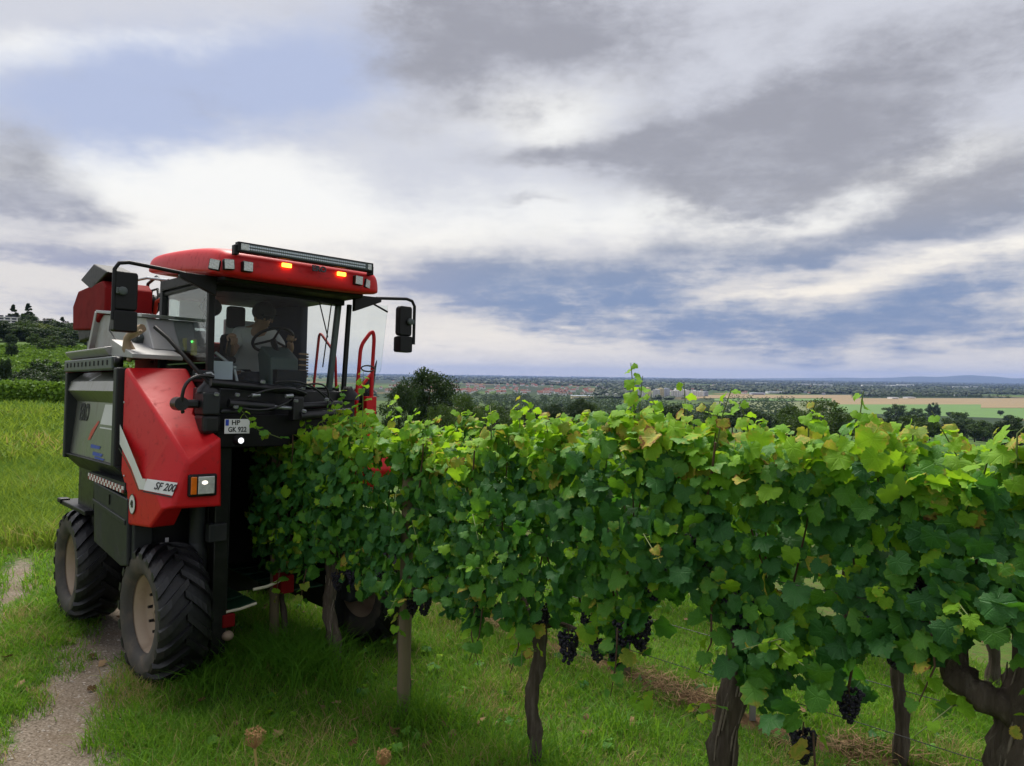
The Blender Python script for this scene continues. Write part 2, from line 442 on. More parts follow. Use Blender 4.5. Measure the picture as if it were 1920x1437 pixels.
# slopes and plain farther off
f1 = noise(nt, pos, .02, 5); f2 = noise(nt, pos, .15, 5)
slope = mixc(nt, f1.step(.4, .6), (.035, .075, .012), (.07, .12, .022))
slope = mixc(nt, f2.step(.45, .7) * .6, slope, (.02, .045, .012))
mpn = nt.nodes.new('ShaderNodeMapping'); mpn.inputs['Scale'].default_value = (1, .35, 1); nt.links.new(pos, mpn.inputs[0])
vor = nt.nodes.new('ShaderNodeTexVoronoi'); vor.inputs['Scale'].default_value = .0042; nt.links.new(mpn.outputs[0], vor.inputs['Vector'])
sp = nt.nodes.new('ShaderNodeSeparateColor'); nt.links.new(vor.outputs['Color'], sp.inputs[0])
v1, v2 = X(sp.outputs[0]), X(sp.outputs[1])
plain = mixc(nt, v1.step(.3, .7), (.03, .055, .016), (.06, .10, .02))
plain = mixc(nt, v2.step(.75, .8), plain, (.17, .125, .06))
far_a = noise(nt, mpn.outputs[0], .0011, 5, .6)
plain = mixc(nt, far_a.step(.42, .56), plain, (.018, .032, .014))
dist = nt.nodes.new('ShaderNodeVectorMath'); dist.operation = 'LENGTH'; nt.links.new(pos, dist.inputs[0])
dd = X(dist.outputs['Value'])
c = mixc(nt, dd.step(16, 45), near, slope)
c = mixc(nt, dd.step(900, 1500), c, plain)
b = nt.nodes.new('ShaderNodeBsdfPrincipled'); nt.links.new(c, b.inputs['Base Color']); b.inputs['Roughness'].default_value = .95
b.inputs['Specular IOR Level'].default_value = .15
bn = nt.nodes.new('ShaderNodeBump'); bn.inputs['Strength'].default_value = .5; bn.inputs['Distance'].default_value = .04
nt.links.new((n_f + n_ff * .5).v, bn.inputs['Height']); nt.links.new(bn.outputs[0], b.inputs['Normal'])
nt.links.new(b.outputs[0], out.inputs[0])
g_me = np_mesh('ground', np.stack([GX, GY, GZ], -1).reshape(-1, 3), quads, [M['ground']],
               {'track': track_mask(GX, GY).ravel(), 'mulch': mulch_mask(GX, GY).ravel()}, True)
ground = link('ground', g_me); tag(ground, 'grassy vineyard headland sloping down to the wide plain', 'ground', kind='structure')

# ------------------------------------------------------------------ foliage materials
def leafy(name, dark, light, trans, tamt, rough=.5, spec=.3, alt=None, alt_lo=.8, objrnd=False, spots=None):
    m, nt, out = new_mat(name)
    rn = X(attr(nt, 'rnd'))
    if objrnd:
        oi = nt.nodes.new('ShaderNodeObjectInfo'); rn = X.m('FRACT', rn + X(oi.outputs['Random']))
    c = mixc(nt, rn, dark, light); tcol = mixc(nt, rn, tuple(q * .8 for q in trans), trans)
    if alt:
        k = rn.step(alt_lo, min(1, alt_lo + .12)); c = mixc(nt, k, c, alt); tcol = mixc(nt, k, tcol, tuple(min(1, q * 1.3) for q in alt))
    hgt = None
    if spots is not None:
        lp = attr(nt, 'lp', 'Vector'); sx = nt.nodes.new('ShaderNodeSeparateXYZ'); nt.links.new(lp, sx.inputs[0])
        lx, ly, er = X(sx.outputs[0]), X(sx.outputs[1]), X(sx.outputs[2])
        vein = None
        for th in (0, 48, -48, 102, -102):
            s_, c_ = math.sin(R(th)), math.cos(R(th))
            along = lx * s_ + ly * c_; off = (lx * c_ - ly * s_).abs()
            v = (1 - off.step(.0, .05)) * along.step(.0, .06)
            vein = v if vein is None else X.m('MAXIMUM', vein, v)
        # side veins and crinkle
        tx = nt.nodes.new('ShaderNodeVectorMath'); tx.operation = 'ADD'; nt.links.new(lp, tx.inputs[0])
        cb = nt.nodes.new('ShaderNodeCombineXYZ'); nt.links.new((rn * 37).v, cb.inputs[2]); nt.links.new(cb.outputs[0], tx.inputs[1])
        nz = noise(nt, tx.outputs[0], 2.6, 4, .6); nf = noise(nt, tx.outputs[0], 11, 3, .6)
        c = mixc(nt, (nf.step(.4, .7)) * .35, c, tuple(q * 1.5 for q in light))
        c = mixc(nt, vein * .16, c, tuple(min(1, q * 2.2 + .01) for q in light))
        amt, colr, colb = spots
        sk = (nz + er * .35 + (rn - .5) * .25).step(1.0 - amt, 1.18 - amt)
        c = mixc(nt, sk, c, colr); tcol = mixc(nt, sk, tcol, colr)
        bk = (nz + er * .45 + (rn - .5) * .3).step(1.30 - amt, 1.40 - amt)
        c = mixc(nt, bk, c, colb); tcol = mixc(nt, bk, tcol, colb)
        hgt = nf * .5 + nz * .5 - vein * .35
    b = nt.nodes.new('ShaderNodeBsdfPrincipled'); nt.links.new(c, b.inputs['Base Color'])
    b.inputs['Roughness'].default_value = rough; b.inputs['Specular IOR Level'].default_value = spec
    t = nt.nodes.new('ShaderNodeBsdfTranslucent'); nt.links.new(tcol, t.inputs[0])
    if hgt is not None:
        bn = nt.nodes.new('ShaderNodeBump'); bn.inputs['Strength'].default_value = .45; bn.inputs['Distance'].default_value = .012
        nt.links.new(hgt.v, bn.inputs['Height']); nt.links.new(bn.outputs[0], b.inputs['Normal'])
    s = nt.nodes.new('ShaderNodeMixShader'); s.inputs[0].default_value = tamt
    nt.links.new(b.outputs[0], s.inputs[1]); nt.links.new(t.outputs[0], s.inputs[2]); nt.links.new(s.outputs[0], out.inputs[0])
    return m
BROWN = (.22, .11, .03)
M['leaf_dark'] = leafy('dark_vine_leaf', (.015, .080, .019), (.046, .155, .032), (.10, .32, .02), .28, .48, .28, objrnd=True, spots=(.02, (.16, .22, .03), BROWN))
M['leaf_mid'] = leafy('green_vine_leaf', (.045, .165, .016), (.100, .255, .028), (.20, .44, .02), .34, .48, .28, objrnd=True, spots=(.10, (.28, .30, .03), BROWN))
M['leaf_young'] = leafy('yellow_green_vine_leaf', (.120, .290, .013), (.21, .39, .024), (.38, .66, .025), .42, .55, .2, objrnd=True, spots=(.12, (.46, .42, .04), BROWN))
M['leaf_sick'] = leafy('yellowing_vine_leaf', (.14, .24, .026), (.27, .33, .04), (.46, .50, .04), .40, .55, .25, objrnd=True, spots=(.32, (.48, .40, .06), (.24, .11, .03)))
M['grass'] = leafy('grass_blades', (.050, .165, .014), (.150, .280, .028), (.24, .46, .03), .40, .6, .12, alt=(.32, .25, .11), alt_lo=.84)
M['meadow'] = leafy('meadow_grass', (.065, .165, .015), (.185, .265, .030), (.27, .38, .04), .38, .65, .1, alt=(.30, .24, .08), alt_lo=.80)
M['straw'] = leafy('brown_straw', (.06, .03, .014), (.30, .20, .11), (.2, .12, .05), .12, .8, .1)
M['crown_dark'] = leafy('dark_tree_leaves', (.014, .030, .011), (.034, .060, .018), (.05, .10, .015), .22, .6, .2)
M['crown_mid'] = leafy('tree_leaves', (.022, .050, .012), (.055, .095, .020), (.09, .16, .02), .25, .6, .2)
M['crown_light'] = leafy('light_tree_leaves', (.055, .090, .015), (.11, .145, .026), (.16, .22, .03), .28, .6, .2)
M['hedge'] = leafy('distant_vine_leaves', (.055, .135, .015), (.14, .25, .028), (.18, .30, .03), .3, .6, .2)
M['bark'] = pmat('vine_bark', (.095, .075, .060), .95, 0, .75, 26, bump=1.6, bs=55, stretch=(1, 1, .12), dirt=(.22, .19, .16), dirt_amt=.45, ds=30, spec=.1)
M['bark_strip'] = pmat('loose_bark', (.20, .165, .135), .95, 0, .6, 40, spec=.1)
M['tree_bark'] = pmat('tree_bark', (.06, .045, .032), .9, 0, .4, 3, bump=.5)
M['cane'] = pmat('brown_cane', (.075, .038, .020), .7, 0, .4, 20)
M['cane_green'] = pmat('green_shoot', (.11, .15, .035), .6, 0, .4, 20)
M['post'] = pmat('weathered_wood', (.16, .125, .075), .85, 0, .35, 7, bump=.6, bs=22, stretch=(1, 1, .07), dirt=(.10, .12, .04), dirt_amt=.4, ds=6)
M['galv'] = pmat('galvanised_steel', (.38, .40, .42), .45, .7, .15)
M['wire'] = pmat('fence_wire', (.10, .10, .10), .5, .8, .2)

# ------------------------------------------------------------------ grass
def blades(x, y, length, width, lean, rnd, seg=2, zoff=0, lie=False):
    n = len(x); rg = np.random.RandomState(n % 9973 + 5)
    z = T(x, y) - .05 * track_mask(x, y) + zoff
    a = rg.rand(n) * 2 * np.pi; fac = rg.rand(n) * np.pi
    dirx, diry = np.cos(a), np.sin(a); wx, wy = np.cos(fac), np.sin(fac)
    base = np.stack([x, y, z], -1); wv = np.stack([wx, wy, np.zeros(n)], -1) * (width / 2)[:, None]
    out = []
    for t, ws in ((0, 1), (.55, .75), (1, 0)):
        h = length * (t - .25 * lean * t * t); o = length * lean * t * t
        if lie: h = length * .12 * t; o = length * t
        p = base + np.stack([dirx * o, diry * o, h], -1)
        if ws: out += [p - wv * ws, p + wv * ws]
        else: out += [p]
    v = np.stack(out, 1).reshape(-1, 3)
    i = np.arange(n)[:, None] * 5
    f = np.concatenate([i + [0, 1, 3], i + [0, 3, 2], i + [2, 3, 4]], 0)
    return v, f, np.repeat(rnd, 5)

rg = np.random.RandomState(11)
def wedge(n, r0, r1, a0, a1, pw=2):
    r = (r0 ** pw + rg.rand(n) * (r1 ** pw - r0 ** pw)) ** (1 / pw); a = np.radians(a0 + rg.rand(n) * (a1 - a0))
    return r * np.sin(a), r * np.cos(a)
def turf_patch(n, r0, r1, a0, a1, l0, l1, w, keep=1.0, far_lim=4.6, pw=2):
    x, y = wedge(n, r0, r1, a0, a1, pw)
    tmv = track_mask(x, y) + (fbm(x * 2.2, y * 2.2) - .5) * 1.1 + (fbm(x * 9, y * 9, 2) - .4) * .5
    mv = mulch_mask(x, y) + (fbm(x * 2, y * 2) - .5) * .8
    ok = (tmv < .08 + rg.rand(n) ** 1.6 * .55) & (mv < .45 + rg.rand(n) * .3) & (row_off(x, y) < far_lim)
    x, y = x[ok], y[ok]; n = len(x)
    cl = fbm(x * .9 + 9, y * .9); cl2 = fbm(x * 3 + 40, y * 3)
    ln = (l0 + (l1 - l0) * rg.rand(n) ** 1.5) * (.35 + 1.5 * np.clip(cl, .15, .85)) * (.5 + 1.1 * cl2)
    dry = fbm(x * 1.6 + 70, y * 1.6 + 9, 3); rn = np.clip(.15 + rg.rand(n) * .55 + (cl2 - .45) * 1.0 + (rg.rand(n) < .08 + np.clip(dry - .48, 0, 1) * 2.2) * .55 + (cl - .5) * .3, 0, 1)
    return blades(x, y, ln, w * (.6 + .8 * rg.rand(n)), .25 + 1.0 * rg.rand(n), rn)
def join(parts):
    vs, fs, rs = [], [], []; k = 0
    for v, f, r in parts: vs.append(v); fs.append(f + k); rs.append(r); k += len(v)
    return np.concatenate(vs), np.concatenate(fs), np.concatenate(rs)
parts = [turf_patch(150000, 3.9, 9.0, -40, 40, .05, .14, .0062),
         turf_patch(75000, 8.6, 17.0, -41, 28, .07, .20, .012), turf_patch(45000, 4.2, 10.0, -44, -22, .05, .13, .0065)]
# lush dark tufts beside the posts
def tufts(cs, n, rad, l0, l1, w, rn0):
    xs, ys = [], []
    for (cx, cy_) in cs: xs.append(cx + rg.randn(n) * rad); ys.append(cy_ + rg.randn(n) * rad)
    x, y = np.concatenate(xs), np.concatenate(ys); n = len(x)
    return blades(x, y, l0 + (l1 - l0) * rg.rand(n), w * (.7 + .6 * rg.rand(n)), .4 + .8 * rg.rand(n), np.clip(rn0 + rg.rand(n) * .3, 0, 1))
parts.append(tufts([(-1.72, 6.25), (-1.6, 6.1), (-1.9, 6.5)], 420, .17, .20, .44, .010, .0))
parts.append(tufts([(-.72, 5.45), (-.35, 5.2), (.3, 4.75), (-1.3, 6.0), (-2.2, 6.6), (.8, 5.2), (-.6, 5.3), (-2.1, 6.2), (-2.35, 5.75), (.15, 4.55)], 150, .16, .14, .34, .009, .10))
v, f, r_ = join(parts)
gr = link('grass', np_mesh('grass', v, f, [M['grass']], {'rnd': r_}))
tag(gr, 'short green grass with dry blades around the vines and track', 'grass', kind='stuff')
# the uncut meadow left of the track
x, y = wedge(75000, 7.0, 26, -44, -14, 1.5)
ok = (track_mask(x, y) < .1) & (seg_dist(x, y, RUT2) > .55); x, y = x[ok], y[ok]
side = (x < np.interp(y, [p[1] for p in RUT2] + [26], [p[0] for p in RUT2] + [-19]) - .5)
side |= y > 10.4
x, y = x[side], y[side]; n = len(x); cl = fbm(x * .45 + 3, y * .45)
hh = (.12 + .34 * rg.rand(n)) * (.35 + 1.3 * np.clip(cl, .1, .9)) * (1 + .6 * sstep(12, 22, np.hypot(x, y)))
p1 = blades(x, y, hh, .014 + .010 * rg.rand(n), .3 + .7 * rg.rand(n), np.clip(.05 + .5 * rg.rand(n) + (cl - .47) * 2.2, 0, 1))
x, y = wedge(46000, 25, 62, -44, -14, 1.5); n = len(x); cl = fbm(x * .2 + 3, y * .2)
p2 = blades(x, y, (.25 + .5 * rg.rand(n)) * (.5 + cl), .05 + .04 * rg.rand(n), .3 + .6 * rg.rand(n), np.clip(.15 + .5 * rg.rand(n) + (cl - .48) * 2.0, 0, 1))
v, f, r_ = join([p1, p2])
tag(link('meadow_grass', np_mesh('meadow_grass', v, f, [M['meadow']], {'rnd': r_})), 'tall yellowish meadow grass left of the gravel track', 'grass', kind='stuff')
# cut straw under the second vine row
s_ = rg.rand(16000) * 12 - 3; o_ = 1.85 + rg.randn(16000) * .22
x = ROW0[0] - D_[0] * s_ + N_[0] * o_; y = ROW0[1] - D_[1] * s_ + N_[1] * o_
ok = fbm(x * 2.4, y * 2.4) > .44 + .06 * rg.rand(len(x)); x, y = x[ok], y[ok]; n = len(x)
v, f, r_ = blades(x, y, .06 + .14 * rg.rand(n), .006 + .005 * rg.rand(n), rg.rand(n), rg.rand(n), zoff=.01 + .07 * rg.rand(n) * np.clip(mulch_mask(x, y) * 1.5, 0, 1), lie=True)
tag(link('straw_mulch', np_mesh('straw_mulch', v, f, [M['straw']], {'rnd': r_})), 'brown cut straw lying under the second vine row', 'straw', kind='stuff')
# loose stones on the track
n = 5200; t = rg.rand(n)
x, y = wedge(40000, 4.0, 14, -44, -12); tmv = track_mask(x, y); ok = (tmv > .25) & (rg.rand(len(x)) < .35); x, y = x[ok], y[ok]; n = len(x)
_oct = np.array([[1, 0, 0], [-1, 0, 0], [0, 1, 0], [0, -1, 0], [0, 0, 1], [0, 0, -1]], float)
_of = np.array([[0, 2, 4], [2, 1, 4], [1, 3, 4], [3, 0, 4], [2, 0, 5], [1, 2, 5], [3, 1, 5], [0, 3, 5]])
sz = .004 + .012 * rg.rand(n) ** 3
v = (_oct[None] * (sz[:, None, None] * (.6 + .8 * rg.rand(n, 6, 1))) * np.array([1, 1, .6]) + np.stack([x, y, T(x, y) - .05 * track_mask(x, y)], -1)[:, None]).reshape(-1, 3)
f = (_of[None] + np.arange(n)[:, None, None] * 6).reshape(-1, 3)
M['stone'] = pmat('pale_stones', (.34, .30, .26), .9, 0, .5, 9)
tag(link('gravel', np_mesh('gravel', v, f, [M['stone']])), 'loose pale gravel in the wheel ruts of the track', 'gravel', kind='stuff')
# ------------------------------------------------------------------ the grape harvester (local axes: x across, y backwards, z up)
Vx = Vector((.733, .68, -.030)).normalized()
Yx = Vector((-.68, .733, -.02)); Yx = (Yx - Vx * Yx.dot(Vx)).normalized(); Zx = Vx.cross(Yx)
Oh = Vector((-2.05, 6.84, -.03)) - Vx * .15
HM = Matrix(((Vx.x, Yx.x, Zx.x, Oh.x), (Vx.y, Yx.y, Zx.y, Oh.y), (Vx.z, Yx.z, Zx.z, Oh.z), (0, 0, 0, 1)))
H = empty('grape_harvester', mat=HM)
tag(H, 'red and black grape harvester straddling the end of the vine row, mud on its tyres', 'harvester')

def sym_arc(c, r, a0, a1, n):
    return [(c[0] + r * math.cos(R(a0 + (a1 - a0) * i / n)), c[1] + r * math.sin(R(a0 + (a1 - a0) * i / n))) for i in range(n + 1)]

# ---- wheels
def tyre_mesh(rad, w):
    mb = MB(); hw = w / 2; rr = rad - .035
    prof = [(-hw * .72, rad * .56), (-hw * .92, rad * .60), (-hw * 1.02, rad * .72), (-hw * 1.0, rad * .84), (-hw * .88, rr * .955), (-hw * .55, rr * .99), (0, rr), (hw * .55, rr * .99), (hw * .88, rr * .955), (hw * 1.0, rad * .84), (hw * 1.02, rad * .72), (hw * .92, rad * .60), (hw * .72, rad * .56)]
    mb.lathe(prof[3:10], (0, 0, 0), (1, 0, 0), 64, 0)
    mb.lathe(prof[:4], (0, 0, 0), (1, 0, 0), 64, 1); mb.lathe(prof[9:], (0, 0, 0), (1, 0, 0), 64, 1)
    nl = 19
    for side in (-1, 1):
        for k in range(nl):
            t0 = 2 * math.pi * (k + (.5 if side > 0 else 0)) / nl
            vs = []; ST = 7
            for i in range(ST):
                u = i / (ST - 1)                       # centre to shoulder, swept back
                xx = side * (-.02 + u * (hw * 1.03 + .02)); th = t0 + u * .36 + u * u * .06
                base = (rr if u < .55 else rr - (u - .55) / .45 * .05) - .012
                top = rad - (0 if u < .6 else ((u - .6) / .4) ** 2 * .055)
                hwid = (.026 + .012 * u) / rad
                for rz, dw in ((base, 1.25), (top, 1.0)):
                    for sg in (-1, 1):
                        a = th + sg * hwid * dw
                        vs.append((xx, -math.sin(a) * rz, math.cos(a) * rz))
            fs = []
            for i in range(ST - 1):
                a, b_ = i * 4, (i + 1) * 4
                fs += [(a + 2, a + 3, b_ + 3, b_ + 2), (a, a + 2, b_ + 2, b_), (a + 3, a + 1, b_ + 1, b_ + 3)]
            fs += [(0, 1, 3, 2), ((ST - 1) * 4, (ST - 1) * 4 + 2, (ST - 1) * 4 + 3, (ST - 1) * 4 + 1)]
            if side < 0: fs = [q[::-1] for q in fs]
            mb.add(vs, fs, 0)
    return mb.mesh('tyre', [M['rubber'], M['tyre_side']])

def wheel(x, y, rad, w, out_side, steer=0):
    wm = Matrix.Translation((x, y, rad - .03)) @ Matrix.Rotation(steer, 4, 'Z') @ (Matrix.Identity(4) if out_side < 0 else Matrix.Rotation(math.pi, 4, 'Z'))
    wo = empty('wheel', parent=H); wo.matrix_local = wm
    key = ('tyre', rad, w)
    if key not in M: M[key] = tyre_mesh(rad, w)
    ty = link('tyre', M[key], wo); ty.matrix_local = Matrix.Rotation(random.uniform(0, 6), 4, 'X')
    mb = MB(); ri = rad * .575; hw = w / 2
    mb.lathe([(-hw * .78, ri * 1.00), (-hw * .80, ri * 1.05), (-hw * .70, ri * 1.05), (-hw * .66, ri * .97), (-hw * .3, ri * .90), (-.02, ri * .86), (0, ri * .3), (-.06, ri * .28), (-.07, .02)], (0, 0, 0), (1, 0, 0), 48)
    mb.lathe([(-.02, ri * .86), (hw * .5, ri * .88), (hw * .7, ri * 1.02)], (0, 0, 0), (1, 0, 0), 48)
    mb.build('rim', M['rim'], wo)
    hb = MB(); hb.lathe([(-.03, .0), (-.03, .05), (-.02, .09), (0, .10), (.2, .13)], (0, 0, 0), (1, 0, 0), 24)
    hb.build('hub', M['rim'], wo)
    nut = None
    for k in range(10):
        a = 2 * math.pi * k / 10
        if nut is None:
            nb = MB(); nb.lathe([(-.055, 0), (-.055, .013), (0, .016)], (0, 0, 0), (1, 0, 0), 6, smooth=False); nut = nb.mesh('wheel_nut', M['black_steel'] if k else M['black_steel'])
        link('wheel_nut', nut, wo, Matrix.Translation((-.01, math.cos(a) * ri * .58, math.sin(a) * ri * .58)))
    return wo
wheel(-.93, 0, .55, .40, -1, R(1.5))
wheel(.92, -.20, .55, .40, 1, R(4))
wheel(-.95, 2.22, .56, .44, -1)
wheel(.95, 2.22, .56, .44, 1)

# ---- left hood
hv = dict(A=(-1.15, .54, 2.53), B=(-.70, .31, 2.54), B2=(-.63, .22, 2.34), C=(-.78, -.10, 2.16), cr=(-1.02, -.31, 1.97), cr2=(-1.15, -.20, 1.65), n6=(-1.12, -.47, 1.42),
          L1=(-1.15, .53, 1.65), L2=(-1.15, .32, 1.47), L3=(-1.15, .29, 1.20), L4=(-1.15, -.25, 1.25), G=(-.96, -.50, 1.77), nb=(-1.06, -.50, 1.42), E=(-.70, -.50, 1.97), F=(-.68, -.50, 1.41),
          C2=(-.70, .0, 2.09), D=(-.68, -.22, 1.99), Fi=(-.68, .2, 1.41), Bi=(-.63, .54, 2.3), L3i=(-.95, .29, 1.20), L4i=(-.95, -.22, 1.25), n6i=(-.95, -.40, 1.42), Fb=(-.63, .54, 1.41), L1i=(-.9, .54, 1.41))
hk = list(hv); hi = {k: i for i, k in enumerate(hk)}
hf = ['A L1 cr2 cr', 'L1 L2 L3 L4 n6 cr2', 'A cr C B2 B', 'cr G E D C2 C', 'cr cr2 n6 nb G', 'G nb F E', 'E F Fi D', 'D Fi C2', 'L3 L3i L4i L4', 'L4 L4i n6i n6', 'n6 n6i F nb', 'C2 Fi Fb Bi B2 C', 'B B2 Bi', 'A B Bi Fb L1i L1']
mb = MB(); mb.add(list(hv.values()), [tuple(hi[k] for k in s.split()) for s in hf])
hood = mb.build('hood', M['red'], H, .028, 4)
hood['label'] = 'sloping red hood with white stripe and headlamp'
for p_ in hood.data.polygons: p_.use_smooth = True
sm_ = hood.modifiers.new('normals', 'WEIGHTED_NORMAL'); sm_.keep_sharp = True

# white stripe and lettering on the hood
mb = MB()
so = [(-1.163, .531, 2.031), (-1.158, .473 + .06, 1.861), (-1.158, .196, 1.690), (-1.166, -.06, 1.536), (-1.166, -.135, 1.625), (-1.158, .328, 1.900)]
so = [(x - .006, y, z) for x, y, z in so]
mb.add(so, [(0, 1, 2, 5), (5, 2, 3, 4)])
mb.add([(-1.172, -.135, 1.627), (-1.172, -.06, 1.536), (-1.172, -.22, 1.545), (-1.172, -.215, 1.632)], [(0, 1, 2, 3)])
mb.add([(-1.170, -.232, 1.635), (-1.028, -.500, 1.620), (-1.062, -.492, 1.523), (-1.192, -.232, 1.548)], [(0, 3, 2, 1)])
st = mb.build('stripe', M['white'], hood)
mb = MB(); mb.add([(-1.194, -.238, 1.543), (-1.066, -.494, 1.518), (-1.067, -.496, 1.508), (-1.196, -.238, 1.533)], [(0, 1, 2, 3)])
mb.add([(-1.171, .53, 1.835), (-1.166, .196, 1.676), (-1.172, -.06, 1.527), (-1.172, -.05, 1.518), (-1.166, .206, 1.664), (-1.171, .53, 1.822)], [(0, 1, 4, 5), (1, 2, 3, 4)])
mb.build('pinstripe', M['decal_black'], hood)
nrm = Vector((-.83, -.48, .27)).normalized()
xd = Vector((-1.028 + 1.170, -.500 + .232, 1.620 - 1.635)).normalized()
ctr = Vector((-1.083, -.405, 1.578)) + nrm * .010
link('lettering', text_mesh('SF 200', .082, M['decal_black'], .001, .25, .0015), hood, frame(ctr, xd, nrm.cross(xd)) @ Matrix.Scale(.92, 4, (1, 0, 0)))
# the speed sticker
mb = MB(); mb.lathe([(0, 0.0001), (0, .083)], (-1.158, .16, 1.39), (-1, 0, 0), 32, 0, False); mb.lathe([(.0015, .083), (.0015, .076)], (-1.158, .16, 1.39), (-1, 0, 0), 32, 1, False)
stk = mb.build('speed_sticker', [M['white'], M['decal_black']], hood)
link('lettering', text_mesh('40', .085, M['decal_black'], .001, 0, .0015), hood, frame((-1.162, .16, 1.39), (0, -1, 0), (0, 0, 1)) @ Matrix.Scale(.8, 4, (1, 0, 0)))
# headlamp
mb = MB(); mb.box((-.955, -.535, 1.505), (-.735, -.49, 1.68)); bz = mb.build('headlamp', M['black'], hood, .015, 3)
mb = MB(); mb.box((-.885, -.541, 1.525), (-.757, -.53, 1.662)); mb.build('reflector', M['reflector'], hood, .012, 2)
mb = MB(); mb.ball((-.835, -.541, 1.615), .020, sc=(1.2, .3, .8)); mb.build('bulb', M['head_lit'], hood)
mb = MB(); mb.box((-.94, -.541, 1.525), (-.895, -.53, 1.662)); mb.build('indicator', M['amber'], hood, .008, 2)
for (a, b_, c_) in ((-1.157, .47, 2.22), (-1.157, .40, 1.60)):
    mb = MB(); mb.lathe([(.006, 0.0001), (.006, .008), (0, .010)], (a, b_, c_), (-1, 0, 0), 10); mb.build('bolt', M['galv'], hood)

# ---- stainless bin on the left flank
prof = [(-1.03, 2.50), (-1.15, 2.405), (-1.175, 2.315), (-1.085, 2.205), (-1.135, 1.67)]
hp = empty('grape_bin', parent=H)
for i, (a, b_) in enumerate(zip(prof[:-1], prof[1:])):
    mb = MB(); mb.add([(a[0], .70, a[1]), (a[0], 2.36, a[1]), (b_[0], 2.36, b_[1]), (b_[0], .70, b_[1]), (-.75, .70, a[1]), (-.75, 2.36, a[1]), (-.75, 2.36, b_[1]), (-.75, .70, b_[1])],
                      [(0, 1, 2, 3), (0, 3, 7, 4), (1, 5, 6, 2)])
    mb.build('panel', M['steel_side'], hp)
def on_panel(y, z, off=.004):
    for a, b_ in zip(prof[:-1], prof[1:]):
        if b_[1] <= z <= a[1]:
            t = (z - a[1]) / (b_[1] - a[1]); return (a[0] + t * (b_[0] - a[0]) - off, y, z)
    return (-1.14, y, z)
def decal(name, pts, mat, off=.004):
    mb = MB(); mb.add([on_panel(y, z, off) for y, z in pts], [tuple(range(len(pts)))]); return mb.build(name, mat, hp)
decal('label_patch', [(.74, 2.19), (.74, 2.00), (1.38, 2.00), (1.30, 2.19)], M['white'])
decal('label_line', [(.74, 1.975), (.74, 1.962), (1.38, 1.962), (1.38, 1.975)], M['white'])
decal('label_patch', [(1.62, 2.475), (1.55, 2.475), (1.60, 2.41), (1.68, 2.41)], M['white'])
decal('swoosh', [(1.42, 2.02), (1.50, 1.96), (1.66, 1.84), (1.74, 1.83), (1.66, 1.93), (1.46, 2.03)], M['red_decal'])
for (y0, z0) in ((1.60, 1.80), (1.50, 1.735), (1.42, 1.675 + .02)):
    mbp = [(y0, z0), (y0, z0 - .035), (y0 - .30, z0 - .032), (y0 - .34, z0 - .004)]
    decal('brush_mark', [(a, max(b_, 1.675)) for a, b_ in mbp], M['blue_decal'])
link('lettering', text_mesh('ERO', .24, M['char'], .001, 0, .006), hp, frame(on_panel(2.0, 2.09, .006), (0, -1, 0), (.09, 0, 1)) @ Matrix.Scale(.72, 4, (1, 0, 0)))
fr = MB()
fr.prism([(-1.19, .60), (-1.19, .70), (-.80, .70), (-.80, .60)], 2, 1.66, 2.52); fr.build('corner_post', M['char'], hp, .012)
fr = MB(); fr.prism([(-1.19, 2.36), (-1.19, 2.44), (-.80, 2.44), (-.80, 2.36)], 2, 1.62, 2.50); fr.build('corner_post', M['char'], hp, .012)
fr = MB(); fr.prism([(-1.19, 1.668), (-1.02, 1.50), (-.70, 1.50), (-.70, 1.668)], 1, .58, 2.46); fr.build('bottom_rail', M['char'], hp, .012)
fr = MB(); fr.box((-1.19, .76, 2.505), (-1.09, 2.50, 2.625)); rl = fr.build('top_rail', M['dkgrey'], hp, .014)
sl = MB(); sl.box((-.005, -.012, -.022), (.005, .012, .022)); sl = sl.mesh('slot', M['black'])
for k in range(11): link('slot', sl, hp, Matrix.Translation((-1.191, .90 + k * .145, 2.57)))
fr = MB(); fr.lathe([(-.03, 0.0001), (-.03, .045), (.03, .045), (.03, .0001)], (-1.15, .72, 2.575), (1, 0, 0), 20); fr.build('pivot', M['black'], hp)
fr = MB(); fr.prism([(-1.13, 2.64), (-1.18, 2.70), (-1.18, 2.715), (-.7, 2.80), (-.7, 2.64)], 1, 1.06, 2.52); fr.build('lid', M['greysheet'], hp, .006)
fr = MB(); fr.prism([(1.06, 2.64), (1.06, 2.79), (.42, 2.64), (.42, 2.60)], 0, -1.12, -.70); fr.build('chute', M['greysheet'], hp, .006)

# ---- charcoal lower flank
sd = empty('side_panel', parent=H)
mb = MB(); mb.prism([(1.33, 1.47), (.28, 1.42), (.24, .87), (.42, .84), (1.25, .92), (1.30, 1.3)], 0, -1.16, -1.12); mb.build('lower_panel', M['char'], sd, .012)
mb = MB(); mb.prism([(1.31, 1.31), (.30, 1.24), (.30, 1.20), (1.31, 1.27)], 0, -1.172, -1.155); mb.build('fold', M['char'], sd, .006)
mb = MB(); mb.prism([(.26, 1.40), (.20, 1.36), (.16, .90), (.235, .86)], 0, -1.13, -.98); mb.build('end_panel', M['char'], sd, .01)
mb = MB(); mb.cbox((-1.166, .78, 1.36), (.008, .012, .09)); mb.build('latch', M['black'], sd)
